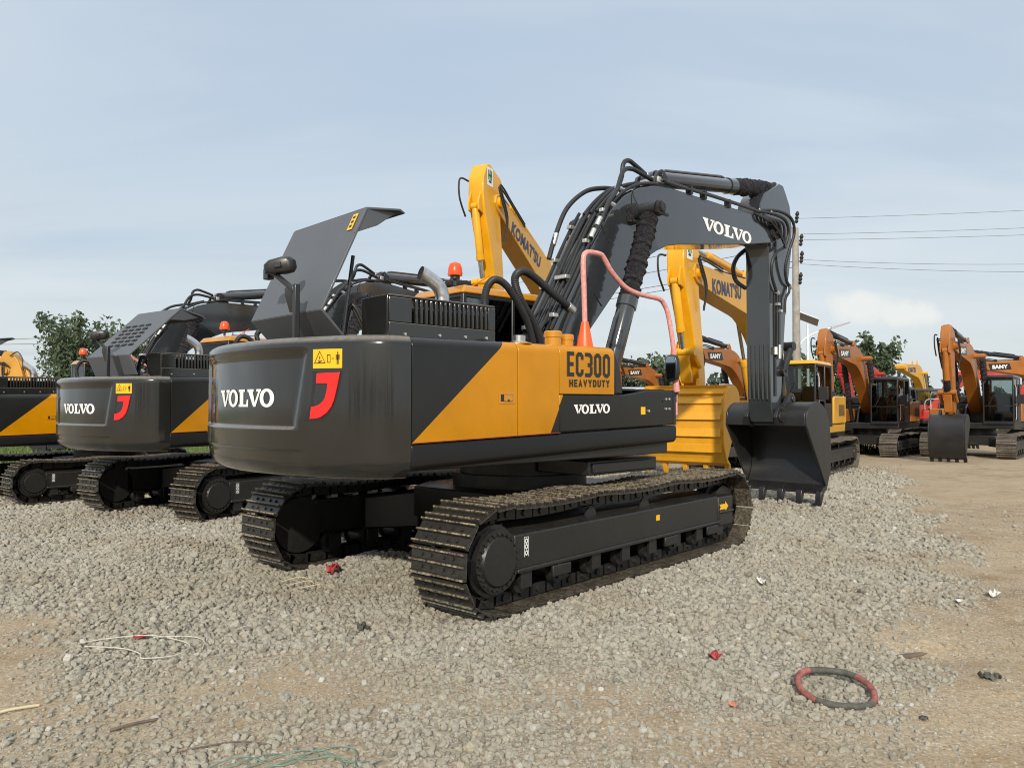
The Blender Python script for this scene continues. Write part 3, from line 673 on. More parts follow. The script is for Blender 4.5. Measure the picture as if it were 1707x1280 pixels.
    for y in (-.60, .38):
        hs = MB(); hs.tube([(-2.62, y, 2.18), (-2.52, y, 2.90)], .016, 8); hs.build('gas_strut', 'rubber', root, US)
    for y in (-.5, -.46, .30):
        hs = MB(); hs.tube(spline([(-2.55, y, 2.2), (-2.50, y - .05, 2.5), (-2.40, y - .1, 2.32), (-2.30, y - .05, 2.2)], 5), .018, 8); hs.build('cable_harness', 'rubber', root, US)
    eb = MB(); eb.box(-2.60, -1.45, -.66, .70, 2.13, 2.24); eb.build('hood_base', 'grey', root, US, bevel=.03)
    # rear view mirror on its post
    pm = MB(); pm.box(-3.03, -2.985, -.575, -.53, 2.16, 2.615); pm.prism([(-3.03, 2.54), (-2.985, 2.40), (-2.985, 2.60), (-3.03, 2.60)], -.53, -.40)
    pm.tube([(-3.01, -.54, 2.55), (-3.02, -.44, 2.62), (-3.03, -.25, 2.725), (-3.035, -.12, 2.76)], .024, 8); pm.box(-3.06, -3.0, -.16, -.08, 2.70, 2.79); pm.tube([(-3.03, -.12, 2.76), (-3.03, -.16, 2.80), (-3.03, -.24, 2.80)], .016, 8)
    pmo = pm.build('mirror_post', 'black', root, US, bevel=.006)
    mh = MB(); mo_ = [(-.132, .01), (-.128, .045), (-.07, .060), (.04, .072), (.105, .066), (.132, .03), (.130, -.03), (.10, -.062), (.03, -.072), (-.08, -.060), (-.125, -.03)]
    mh.loft([[(x * k, y * k, z) for x, y in mo_] for z, k in ((-.045, .62), (-.038, .80), (-.02, .93), (.0, 1.), (.03, 1.), (.036, .97))])
    mh.box(-.03, .03, -.025, .02, -.062, -.04)
    ux = Vector((.72, -.69, -.12)).normalized(); nz_ = Vector((.69, .72, .06)).normalized(); vy = nz_.cross(ux)
    ux = Vector((.715, -.69, .16)).normalized(); vy = nz_.cross(ux).normalized(); nz_ = ux.cross(vy)
    Mx = Matrix((( ux.x, vy.x, nz_.x, -3.03), (ux.y, vy.y, nz_.y, -.31), (ux.z, vy.z, nz_.z, 2.79), (0, 0, 0, 1))); mh.xform(Mx); mh.build('rear_mirror', 'black', pmo, 0, bevel=.006)
    # cab
    make_cab(root, US, -.45, 1.36, .44, 1.40, 1.40, 3.02, 'vyel', 'black')
    bc = MB(); bc.rod((-.42, .62, 3.02), (-.42, .62, 3.12), [(0, .02), (1, .02)], 10, 1); bc.cyl((-.42, .62, 3.09), (-.42, .62, 3.13), .055, n=16, mi=1); bc.rod((-.42, .62, 3.13), (-.42, .62, 3.285), [(0, .082), (.15, .086), (.6, .078), (.88, .06), (1, .02)], 24); bc.build('warning_beacon', ['beacon', 'black'], root, US)
    an = MB(); an.tube([(-.28, .52, 3.0), (.02, .52, 3.17)], .006, 5); an.build('aerial', 'beacon', root, US)
    # boom
    bm_ = MB(); bm_.prism(BOOM, -.25, .25); bo = bm_.build('boom', 'greyboom', root, US, bevel=.012)
    W = MB(); W.prism([(1.62, 3.93), (1.80, 3.93), (1.83, 4.04), (1.80, 4.15), (1.70, 4.18), (1.60, 4.12)], -.34, -.25); W.prism([(1.62, 3.93), (1.80, 3.93), (1.83, 4.04), (1.80, 4.15), (1.70, 4.18), (1.60, 4.12)], .25, .34); W.cyl((1.70, -.72, 4.045), (1.70, .72, 4.045), .085)
    for s in (-1, 1): W.cyl((1.70, s * .72, 4.045), (1.70, s * .75, 4.045), .055); W.box(1.66, 1.86, s * .70 - .012, s * .70 + .012, 3.96, 4.0)
    W.build('boom_pin', 'wrap', bo, 0, bevel=.006)
    letter_mb('*', plane_map((3.345, -.2545, 4.118), (1, 0, -.012), (-.02, 0, 1), 1.345, .176)).build('lettering', 'white', bo, 0)
    letter_mb('*', plane_map((4.69, .2545, 4.118), (-1, 0, 0), (0, 0, 1), 1.345, .176)).build('lettering', 'white', bo, 0)
    ln = MB()
    for i in range(2): ln.tube(spline([(1.05 + .03 * i, -.252, 3.9), (1.2, -.253, 3.72), (1.28, -.252, 3.62)], 4), .004, 5)
    ln.tube(spline([(1.78, -.258, 4.40), (1.74, -.262, 4.30), (1.80, -.31, 4.14)], 5), .008, 6); ln.tube([(1.13, -.256, 2.84), (.98, -.256, 2.98)], .005, 5); ln.build('grease_line', 'rubber', bo, 0)
    tipm = MB()
    for s in (-1, 1): tipm.cyl((5.42, s * .25, 4.43), (5.42, s * .30, 4.43), .15, n=28); tipm.cyl((5.42, s * .30, 4.43), (5.42, s * .33, 4.43), .075, n=16)
    tipm.build('arm_pin', 'wrap', bo, 0, bevel=.008)
    for s in (-1, 1): cylinder_ram(root, US, 'boom_cylinder', (.72, 1.62), (1.70, 4.045), s * .56, .108, 'greyboom', 'wrap', .54, sleeve=.112, matname='black')
    # arm
    am = MB(); am.prism(ARM, -.2, .2); ao = am.build('arm', 'greyboom', root, US, bevel=.012)
    rb = MB()
    for k in range(5): rb.box(5.322, 5.336, -.17 + .075 * k, -.145 + .075 * k, 1.75, 2.62)
    rb.build('rubbing_strip', 'greyboom', ao, 0)
    rp = MB()
    rp.box(5.46, 5.52, -.215, -.2005, 1.8, 3.45); rp.box(5.345, 5.42, -.214, -.2005, 3.28, 3.47)
    for x in (5.55, 5.62): rp.tube([(x, -.225, 3.46), (x - .02, -.225, 2.55), (x - .04, -.225, 2.42)], .018, 8)
    rp.build('arm_pipe', 'black', ao, 0)
    ft = MB(); ft.cyl((5.60, -.23, 2.62), (5.59, -.23, 2.40), .03, n=12, mi=0); ft.cyl((5.47, -.23, 2.58), (5.47, -.23, 2.46), .035, n=6)
    for p in ((5.54, 3.27), (5.62, 3.17)): ft.box(p[0] - .03, p[0] + .05, -.26, -.2, p[1] - .02, p[1] + .02)
    ft.build('pipe_fitting', 'zinc', ao, 0)
    cylinder_ram(root, US, 'arm_cylinder', (2.48, 4.70), (5.72, 5.20), 0, .108, 'greyboom', 'wrap', .66, sleeve=.118)
    br = MB()
    for s in (-1, 1): br.prism([(2.25, 4.50), (2.72, 4.52), (2.60, 4.72), (2.48, 4.80), (2.38, 4.74)], s * .16 - .025, s * .16 + .025)
    br.cyl((2.48, -.22, 4.70), (2.48, .22, 4.70), .05); br.build('cylinder_bracket', 'black', bo, 0, bevel=.006)
    # bucket gear
    cylinder_ram(root, US, 'bucket_cylinder', (6.18, 4.42), (6.02, 2.62), 0, .09, 'greyboom', 'steel', .70)
    lk = MB()
    for s in (-1, 1):
        lk.tube([(5.72, s * .235, 2.20), (6.02, s * .225, 2.62)], .05, 8); lk.cyl((5.72, s * .2, 2.20), (5.72, s * .27, 2.20), .08); lk.cyl((6.02, s * .12, 2.62), (6.02, s * .27, 2.62), .075)
    lk.build('tipping_link', 'black', root, US)
    l2 = MB(); l2.hexa([(5.98, -.12, 2.62), (6.06, -.12, 2.62), (6.06, .12, 2.62), (5.98, .12, 2.62)], [(5.90, -.12, 1.74), (5.98, -.12, 1.74), (5.98, .12, 1.74), (5.90, .12, 1.74)]); l2.cyl((5.94, -.30, 1.76), (5.94, .30, 1.76), .055); l2.build('bucket_link', 'black', root, US, bevel=.015)
    make_bucket(root, US, BV, 0, 1., .67, 'black', 'black', 5)
    # hydraulic pipes up the back of the boom
    back = [(.12, 2.12), (.33, 2.46), (.54, 2.79), (.75, 3.11), (.96, 3.46), (1.17, 3.79), (1.33, 4.01), (1.60, 4.25)]
    def along(y, off, i0=0, i1=8, extra=()):
        return [(x - off * .82, y, z + off * .55) for x, z in back[i0:i1]] + list(extra)
    pp = MB()
    for y, off in ((-.215, .07), (-.14, .06), (-.075, .08), (0.0, .06), (.07, .08), (.14, .06), (.21, .09)):
        pp.tube(spline(along(y, off, 1, 7), 4), .021, 8)
    pp.build('boom_pipe', 'rubber', bo, 0)
    ho_ = MB(); r = .030
    ho_.tube(spline([(.92, -.26, 3.62), (1.10, -.27, 3.86), (1.28, -.24, 4.12), (1.52, -.18, 4.34), (1.72, -.12, 4.62), (1.92, -.1, 4.70), (2.15, -.1, 4.68), (2.36, -.11, 4.64)], 7), r, 10)
    ho_.tube(spline([(1.70, -.05, 4.42), (1.78, -.05, 4.58), (1.83, -.04, 4.76), (1.95, -.03, 4.83), (2.12, -.02, 4.80), (2.38, 0, 4.73)], 7), r, 10)
    ho_.tube(spline([(.72, .23, 3.42), (.86, .24, 3.75), (1.06, .24, 4.10), (1.35, .2, 4.35), (1.62, .15, 4.44), (1.85, .1, 4.46)], 7), r, 10)
    for y in (-.1, 0, .1): ho_.tube(spline([(1.22, y, 4.02), (1.45, y, 4.24), (1.72, y * .8, 4.43), (2.1, y * .7, 4.56)], 6), .026, 8)
    ho_.tube(spline([(1.3, -.2, 4.06), (1.6, -.22, 4.32), (1.95, -.23, 4.485), (2.3, -.235, 4.55)], 6), .022, 8)
    ho_.build('boom_hose', 'rubber', bo, 0)
    cl = MB()
    for t, y, w in ((3.55, -.19, .06), (3.10, -.06, .18), (2.62, -.2, .07), (3.35, .2, .07), (3.0, .17, .1), (2.5, .16, .08), (3.95, -.24, .06), (3.8, .2, .06)):
        x = .33 + (t - 2.46) * .625; cl.box(x - .13, x - .04, y - w / 2, y + w / 2, t + .03, t + .075)
    for p in ((1.03, -.262, 3.79), (.92, -.26, 3.63)): cl.cyl(p, (p[0] + .07, p[1], p[2] + .11), .034, n=10)
    cl.cyl((.80, .235, 3.60), (.86, .235, 3.75), .033, n=10)
    for p in ((2.34, -.11, 4.66), (2.36, 0, 4.74), (1.34, -.2, 4.13), (1.55, -.15, 4.38)): cl.cyl(p, (p[0] + .10, p[1], p[2] - .02), .038, n=8)
    cl.box(2.36, 2.50, -.2, .1, 4.60, 4.68); cl.build('hose_clamp', 'zinc', bo, 0, bevel=.005)
    tp2 = MB()
    for y, dz in ((-.275, .045), (-.225, .085)):
        tp2.tube(spline([(2.42, y, 4.55 + dz), (2.9, y, 4.555 + dz), (3.6, y, 4.575 + dz), (4.85, y, 4.60 + dz - .01)], 4), .020, 8)
    for x in (3.0, 3.35, 4.0): tp2.box(x, x + .05, -.29, -.2, 4.545, 4.66)
    tp2.build('boom_pipe', 'black', bo, 0)
    th = MB()
    th.tube(spline([(4.80, -.27, 4.63), (5.2, -.30, 4.66), (5.58, -.34, 4.62), (5.74, -.33, 4.46), (5.68, -.30, 4.22), (5.42, -.29, 4.08), (5.30, -.27, 3.9), (5.33, -.25, 3.70), (5.5, -.235, 3.47)], 8), .024, 8)
    th.tube(spline([(4.9, -.23, 4.66), (5.35, -.33, 4.72), (5.72, -.38, 4.66), (5.86, -.37, 4.45), (5.78, -.32, 4.15), (5.74, -.27, 3.88), (5.82, -.25, 3.68), (5.93, -.24, 3.61)], 8), .024, 8)
    th.tube(spline([(5.93, -.24, 3.61), (5.90, -.25, 3.50), (5.80, -.24, 3.38), (5.78, -.23, 3.16)], 6), .02, 8)
    for i in range(5): th.tube(spline([(4.75 + .12 * i, -.26, 4.60), (4.95 + .13 * i, -.33 - .01 * i, 4.53), (5.2 + .1 * i, -.33, 4.50 - .05 * i), (5.42 + .05 * i, -.34, 4.40 - .06 * i)], 5), .020, 7)
    th.tube(spline([(5.40, .23, 4.20), (5.18, .26, 4.05), (5.06, .27, 3.86), (5.12, .26, 3.66), (5.36, .23, 3.56)], 8), .035, 10)
    th.tube(spline([(5.62, -.02, 5.10), (5.52, -.02, 5.03), (5.55, -.05, 4.92)], 5), .012, 6)
    th.build('arm_hose', 'rubber', ao, 0)
    fz = MB()
    for p in ((4.92, -.25, 4.66), (5.2, -.29, 4.70), (5.93, -.24, 3.61), (5.50, -.235, 3.47)): fz.cyl(p, (p[0] + .06, p[1], p[2] - .03), .034, n=8)
    fz.build('hose_fitting', 'zinc', ao, 0)
    # big corrugated loops beside the boom foot
    lp = MB()
    def corr(pts, r, mi=0):
        q = spline(pts, 22); lp.tube(q, [r * (1 + .10 * (i % 2)) for i in range(len(q))], 12, mi)
    corr([(.10, -.30, 2.22), (-.08, -.32, 2.52), (-.32, -.34, 2.78), (-.40, -.34, 2.98), (-.28, -.33, 3.08), (-.06, -.30, 3.04), (.20, -.28, 2.92), (.56, -.27, 2.76)], .040)
    corr([(-.05, -.30, 2.20), (-.22, -.34, 2.55), (-.50, -.36, 2.86), (-.68, -.36, 2.94), (-.80, -.36, 2.86), (-.84, -.36, 2.68), (-.78, -.36, 2.5)], .036)
    for a in (0, 1, 2): lp.tube(spline([(.05 + .1 * a, -.2 + .1 * a, 2.1), (.02 + .12 * a, -.22 + .12 * a, 2.3), (.16 + .1 * a, -.2 + .1 * a, 2.55), (.4, -.1 + .1 * a, 2.62)], 5), .022, 8)
    lp.tube(spline([(.35, -.27, 2.25), (.42, -.28, 2.5), (.66, -.27, 2.9), (.84, -.27, 3.18)], 6), .022, 8)
    lp.build('hydraulic_hose', 'rubber', root, US)
    lc = MB(); lc.cyl((.50, -.275, 2.79), (.60, -.27, 2.74), .046, n=12); lc.cyl((.02, -.30, 2.16), (-.02, -.30, 2.26), .05, n=12); lc.box(.02, .2, -.40, -.28, 2.13, 2.19); lc.box(-.25, -.05, -.42, -.30, 2.12, 2.18); lc.build('hose_fitting', 'zinc', root, US, bevel=.004)
    # hand rail wrapped in pink film, and the mirror on its front leg
    hr = MB(); hr.tube(spline([(-.394, -1.30, 2.18), (-.394, -1.30, 2.41), (-.405, -1.30, 2.75), (-.415, -1.30, 3.02), (-.39, -1.30, 3.11), (-.30, -1.30, 3.135), (-.16, -1.30, 3.135), (-.10, -1.30, 3.10), (.02, -1.30, 2.98), (.22, -1.30, 2.86), (.40, -1.30, 2.815), (.62, -1.30, 2.80), (.82, -1.30, 2.79), (.90, -1.305, 2.74), (.955, -1.32, 2.62), (1.01, -1.34, 2.3), (1.03, -1.35, 2.0), (1.0, -1.37, 1.55)], 6), .026, 12)
    hr.build('hand_rail', 'pink', root, US)
    rm = MB(); rm.box(.66, .70, -1.62, -1.42, 1.93, 2.17); rmo_m = MB()
    rmo_m.loft([[(x, y, z) for y, z in ((-1.545, 1.90), (-1.655, 1.92), (-1.675, 2.0), (-1.665, 2.13), (-1.64, 2.18), (-1.545, 2.185), (-1.52, 2.13), (-1.515, 1.96))] for x in (.80, .87)])
    # glass faces back to the driver
    rmo_m.xform(Matrix.Translation((-.06, .10, 0)))
    mo = rmo_m.build('side_mirror', 'black', root, US, bevel=.02, seg=3)
    gl = MB(); gl.add([(.738, y + .1, z) for y, z in ((-1.55, 1.925), (-1.645, 1.94), (-1.655, 2.12), (-1.63, 2.165), (-1.555, 2.168), (-1.53, 2.12))], [tuple(range(6))]); gl.build('mirror_glass', 'mirror', mo, 0)
    mk = MB(); mk.tube(spline([(.80, -1.50, 1.95), (.86, -1.50, 1.85), (.84, -1.49, 1.77), (.72, -1.47, 1.76), (.60, -1.48, 1.70)], 6), .014, 8); mk.tube([(.83, -1.49, 1.93), (.85, -1.49, 1.80)], .035, 10, 1); mk.build('mirror_bracket', ['black', 'pink'], mo, 0)
    # marks on the right hand crawler
    dm = MB(); yy = -1.556
    dm.box(.30, .365, yy - .004, yy - .001, .50, .555); dm.build('frame_sticker', 'stick', root, 0)
    for lab_, x in (('arrow_sticker', 1.75),):
        a = MB(); ya = -1.578; ya = -1.5695
        a.add([(x - .10, ya, .47), (x + .04, ya, .47), (x + .04, ya, .44), (x + .12, ya, .50), (x + .04, ya, .56), (x + .04, ya, .53), (x - .10, ya, .53), (x - .07, ya, .50)], [(0, 1, 2, 3, 4, 5, 6, 7)]); a.build(lab_, 'stick', root, 0)
    tg = MB(); xx = -1.70
    for k, z in enumerate((.47, .52, .565)):
        vs, fs = ring_poly(0, 0, .018, .022, .009, .011, 14); tg.add([(xx + a, yy - .003, z + b) for a, b in vs], fs)
    tg.box(xx - .026, xx - .023, yy - .003, yy - .001, .44, .595); tg.box(xx + .023, xx + .026, yy - .003, yy - .001, .44, .595); tg.box(xx - .026, xx + .026, yy - .003, yy - .001, .595, .598)
    tg.build('tie_down_sticker', 'white', root, 0)
    return root
def make_cab(root, rz, x0, x1, y0, y1, z0, z1, roofmat, framemat, seat=True, lower=.36):
    m = MB(); p = .055; zt = z1 - .10; zm = z0 + (z1 - z0) * lower
    for x in (x0, x1 - p):
        for y in (y0, y1 - p): m.box(x, x + p, y, y + p, z0, zt)
    xm = x0 + (x1 - x0) * .42
    m.box(xm, xm + .07, y1 - p, y1, z0, zt); m.box(xm, xm + .05, y0, y0 + .04, z0, zt)
    m.box(x0, x1, y0, y1, z0 - .06, z0 + .05); m.box(x0 + .03, xm, y1 - p + .004, y1 - .006, z0, zm); m.box(x0 + .005, x0 + .03, y0 + .01, y1 - .01, z0, zm)
    m.box(x0 + .01, x1 - .01, y0 + .01, y1 - .01, zt - .05, zt + .0); m.box(x1 - .045, x1 - .004, y0 + p, y1 - p, zm + .0, zm + .035); m.box(xm + .07, x1 - p, y1 - .045, y1 - .006, zm + .05, zm + .09)
    m.box(x0 + .02, xm, y0 + .004, y0 + .03, z0, zm)
    c = m.build('cab', framemat, root, rz, bevel=.014)
    r = MB(); k = .05; r.hexa([(x0 - .02, y0 - .015, zt), (x1 + .06, y0 - .015, zt), (x1 + .06, y1 + .015, zt), (x0 - .02, y1 + .015, zt)], [(x0 + .05, y0 + .04, z1), (x1 - .02, y0 + .04, z1), (x1 - .02, y1 - .04, z1), (x0 + .05, y1 - .04, z1)])
    r.build('cab_roof', roofmat, c, 0, bevel=.03, seg=3)
    def pane(*a): w = MB(); w.box(*a); w.build('window', 'glass', c, 0)
    pane(x1 - .022, x1 - .014, y0 + p, y1 - p, zm + .035, zt - .05); pane(x1 - .022, x1 - .014, y0 + p, y1 - p, z0 + .05, zm)
    pane(xm + .07, x1 - p, y1 - .028, y1 - .02, zm + .09, zt - .05); pane(xm + .07, x1 - p, y1 - .028, y1 - .02, z0 + .05, zm + .05); pane(x0 + p, xm, y1 - .028, y1 - .02, zm, zt - .05)
    pane(x0 + .014, x0 + .022, y0 + p, y1 - p, zm, zt - .05); pane(xm + .05, x1 - p, y0 + .014, y0 + .022, z0 + .05, zt - .05); pane(x0 + p, xm, y0 + .014, y0 + .022, zm, zt - .05)
    s = MB(); cy = (y0 + y1) / 2; sx = x0 + (x1 - x0) * .25
    s.box(sx - .05, sx + .5, cy - .25, cy + .25, z0 + .30, z0 + .46); s.hexa([(sx - .1, cy - .25, z0 + .42), (sx + .04, cy - .25, z0 + .42), (sx + .04, cy + .25, z0 + .42), (sx - .1, cy + .25, z0 + .42)], [(sx - .22, cy - .22, z0 + 1.05), (sx - .12, cy - .22, z0 + 1.05), (sx - .12, cy + .22, z0 + 1.05), (sx - .22, cy + .22, z0 + 1.05)])
    s.box(sx, sx + .42, cy - .4, cy - .28, z0 + .05, z0 + .62); s.box(sx, sx + .42, cy + .28, cy + .4, z0 + .05, z0 + .62); s.build('seat', 'seat', c, 0, bevel=.04, seg=3)
    h = MB(); h.tube([(x1 - .13, y1 + .03, z0 + .1), (x1 - .13, y1 + .05, z0 + .2), (x1 - .13, y1 + .05, z1 - .45), (x1 - .13, y1 + .02, z1 - .35)], .014, 8); h.build('grab_rail', 'film', c, 0)
    w = MB(); w.tube([(x1 + .004, cy - .3, zm + .04), (x1 + .006, cy - .05, zm + .55)], .010, 6); w.build('wiper', 'rubber', c, 0)
    return c

# ------------------------------------------------------------------ the other excavators of the yard
def make_excavator(spec):
    """spec: paint, side (dusty side paint), dark (cab, hood), tip, pin, bucket scale / half width, word, sleeves"""
    g = spec.get; P, D = spec['paint'], spec['side']; foot = g('foot', (0., 1.75)); tip, pin = spec['tip'], spec['pin']
    root = empty('excavator', (0, 0, 0)); w = g('shoe', .6); L = g('L', 2.3); ga = g('gauge', 1.25)
    for s in (-1, 1): make_track(root, L, ga, w, .40, s, 44, False, sag=.04)
    c = MB(); c.box(-.9, .9, -.75, .75, .44, .80)
    for s in (-1, 1):
        for e in (-1, 1): c.hexa([(e * .3, s * .5, .40), (e * .9, s * .5, .40), (e * 1.2, s * 1.1, .36), (e * .7, s * 1.1, .36)], [(e * .3, s * .5, .72), (e * .9, s * .5, .72), (e * 1.2, s * 1.1, .64), (e * .7, s * 1.1, .64)])
    c.build('centre_frame', 'under', root, bevel=.02)
    m = MB(); m.rod((0, 0, .795), (0, 0, 1.06), [(0, .66), (1, .62)], 32); m.build('slewing_ring', 'under', root)
    m = MB(); m.box(-2.0, 1.25, -1.35, 1.35, 1.05, 1.27); m.box(-1.9, -.4, -1.25, 1.25, 1.26, 1.95); m.build('upper_frame', g('frame', 'black'), root, bevel=.02)
    m = MB(); out = [(-2.0, -1.36), (-2.5, -1.22), (-2.72, -.8), (-2.82, 0), (-2.72, .8), (-2.5, 1.22), (-2.0, 1.36)]; m.plate(out, 1.08, g('cwz', 2.0)); m.build('counterweight', D, root, bevel=.09, seg=4)
    for s in (-1, 1):
        m = MB(); m.prism([(-1.98, 1.29), (-.52, 1.29), (-.52, 1.98), (-.7, 2.06), (-1.98, 2.06)], s * 1.36 - .03 - (.02 if s > 0 else 0), s * 1.36 + .03 - (0 if s > 0 else -.02)); sd = m.build('side_panel', D, root, bevel=.03)
        q = MB()
        for k in range(6): q.box(-1.75 + .12 * k, -1.68 + .12 * k, s * 1.392 - .002, s * 1.392 + .002, 1.5, 1.82)
        q.build('vent_grille', 'dark', sd, 0)
    m = MB(); m.box(-1.95, -.6, -1.15, 1.1, 1.94, 2.28); m.build('engine_hood', g('hood', P), root, bevel=.08, seg=4)
    m = MB(); m.tube(spline([(-1.5, -.5, 2.2), (-1.5, -.5, 2.5), (-1.56, -.5, 2.62), (-1.66, -.5, 2.68)], 5), .055, 14, cap=True); m.build('exhaust_pipe', 'steel', root)
    m = MB(); m.box(-.5, 1.2, -1.36, -.5, 1.28, 1.78); m.build('tool_box', D, root, bevel=.05, seg=3)
    m = MB(); m.tube(spline([(1.15, -1.3, 1.3), (1.18, -1.3, 2.1), (1.05, -1.3, 2.35), (.2, -1.3, 2.4), (-.3, -1.3, 2.3), (-.35, -1.3, 1.8)], 6), .022, 8); m.build('hand_rail', 'film', root)
    make_cab(root, 0, -.45, 1.32, .40, 1.36, 1.28, g('cabz', 2.98), g('roof', P), g('cab', 'black'), lower=.34)
    m = MB(); m.box(1.28, 1.36, 1.44, 1.66, 1.95, 2.28); m.tube([(1.25, 1.35, 2.0), (1.32, 1.5, 2.05)], .014, 6); m.build('side_mirror', 'black', root, bevel=.04, seg=3)
    fl = MB()
    for s in (-1, 1): fl.prism([(-.5, 1.26), (.5, 1.26), (foot[0] + .22, foot[1] + .05), (foot[0] - .1, foot[1] + .2), (foot[0] - .3, foot[1])], s * .3 - .03, s * .3 + .03)
    fl.build('boom_bracket', g('frame', 'black'), root)
    fb = lambda p: remap(p, FV, TV, foot, tip); fa = lambda p: remap(p, TV, BV, tip, pin)
    hw = g('bw', .24); m = MB(); m.prism([fb(p) for p in BOOM], -hw, hw); bo = m.build('boom', [g('boom', D)], root, bevel=.015)
    def quad(word, x0, x1, z0, z1, off, mat, bold, plate=None):
        for s in (1, -1):
            mp = lambda a, b: (lambda p: (p[0], s * (hw + off), p[1]))(fb((x1 + (x0 - x1) * a if s > 0 else x0 + (x1 - x0) * a, z0 + (z1 - z0) * b)))
            if plate:
                k = MB(); k.add([(lambda p: (p[0], s * (hw + off * .6), p[1]))(fb(q)) for q in ((x0 - .25, z0 - .07), (x1 + .12, z0 - .07), (x1 + .25, z1 + .07), (x0 - .12, z1 + .07))], [(0, 1, 2, 3)]); k.build('name_plate', plate, bo, 0)
            letter_mb(word, mp, bold=bold).build('lettering', mat, bo, 0)
    if g('word'): quad(g('word'), *g('wrect', (3.1, 4.75, 4.10, 4.40)), .006, g('wmat', 'navy'), g('wbold', .05), g('plate'))
    m = MB()
    for s in (-1, 1):
        q = fb((5.42, 4.43)); m.cyl((q[0], s * hw, q[1]), (q[0], s * (hw + .07), q[1]), .13); q = fb((1.70, 4.045)); m.cyl((q[0], s * hw, q[1]), (q[0], s * .52, q[1]), .09)
    m.build('boom_pin', P, bo, 0)
    for s in (-1, 1): cylinder_ram(root, 0, 'boom_cylinder', (.62, 1.36), fb((1.70, 4.045)), s * .46, .085, g('ram', P), 'wrap' if g('sleeves') else 'steel', g('rsplit', .56), sleeve=.105 if g('sleeves') else None, matname=P)
    m = MB(); aw = g('aw', .19); m.prism([fa(p) for p in ARM], -aw, aw); ao = m.build('arm', g('armm', P), root, bevel=.02)
    if g('greenmark'):
        k = MB(); mp = plane_map(((q := fa((5.93, 4.78)))[0] - 0, .195, q[1]), (-1, 0, 0), (0, 0, 1), .30, .42); k.add([mp(a, b) for a, b in ((0, 0), (1, 0), (1, 1), (0, 1))], [(0, 1, 2, 3)])
        mp = plane_map((q[0] - .03, .198, q[1] + .03), (-1, 0, 0), (0, 0, 1), .24, .36)
        for a, b, c_, d in ((.40, .60, .1, .95), (.1, .3, .3, .9), (.7, .9, .3, .9), (.1, .9, .5, .66), (.2, .8, .12, .26)): k.add([mp(a, c_), mp(b, c_), mp(b, d), mp(a, d)], [(0, 1, 2, 3)], 1)
        k.build('arm_sticker', ['white', 'greens'], ao, 0)
    ab = fb((2.48, 4.70)); cylinder_ram(root, 0, 'arm_cylinder', ab, fa((5.72, 5.18)), 0, .09, g('armram', P), 'wrap' if g('sleeves') else 'steel', .62, sleeve=.10 if g('sleeves') else None, matname=P)
    m = MB()
    for s in (-1, 1): m.prism([fb(p) for p in ((2.25, 4.50), (2.72, 4.52), (2.60, 4.72), (2.48, 4.80), (2.38, 4.74))], s * .14 - .025, s * .14 + .025)
    m.build('cylinder_bracket', P, bo, 0)
    cylinder_ram(root, 0, 'bucket_cylinder', fa((6.20, 4.30)), fa((6.05, 2.66)), 0, .085, g('brm', P), 'wrap' if g('sleeves') else 'steel', .72, sleeve=.10 if g('sleeves') else None, matname=P)
    m = MB()
    e, t, bk = fa((6.05, 2.66)), fa((5.72, 2.25)), g('bsc', 1.)
    for s in (-1, 1):
        m.tube([(t[0], s * .22, t[1]), (e[0], s * .21, e[1])], .05, 8); m.cyl((e[0], s * .1, e[1]), (e[0], s * .26, e[1]), .08)
        q = fa((6.10, 4.30)); m.prism([fa(p) for p in ((6.0, 4.1), (6.28, 4.22), (6.28, 4.38), (6.05, 4.75))], s * .12 - .02, s * .12 + .02)
    m.build('tipping_link', P, root)
    bm2, f = make_bucket(root, 0, pin, g('brot', 0.), bk, g('bhalf', .6), g('bucket', 'black'), g('bucket', 'black'), 5, ribs=g('ribs', 0))
    m = MB(); q = f((5.94, 1.76)); m.hexa([(e[0] - .05, -.12, e[1]), (e[0] + .05, -.12, e[1]), (e[0] + .05, .12, e[1]), (e[0] - .05, .12, e[1])], [(q[0] - .05, -.12, q[1]), (q[0] + .05, -.12, q[1]), (q[0] + .05, .12, q[1]), (q[0] - .05, .12, q[1])]); m.build('bucket_link', P, root, bevel=.02)
    m = MB()
    for s in (-1, 1):
        a = [fb((4.2, 4.62)), fb((5.0, 4.72)), fb((5.5, 4.70)), fa((5.55, 4.75)), fa((5.25, 4.1)), fa((5.35, 3.6))]
        for d in (0, .06): m.tube(spline([(p[0] + d * (i in (2, 3, 4)), s * (hw + .03 + .07 * (i in (2, 3, 4))), p[1] - d) for i, p in enumerate(a)], 6), .022, 7)
        m.tube([(q := fb((x, 4.60)))[0:1] + (s * .16, q[1]) for x in (2.6, 3.2, 3.8, 4.4)], .02, 6)
    a = [fa((5.95, 4.9)), fa((6.35, 4.9)), fa((6.42, 4.5)), fa((6.2, 4.1))]
    m.tube(spline([(p[0], .0 - .26, p[1]) for p in a], 6), .022, 7)
    m.build('arm_hose', 'rubber', root)
    return root

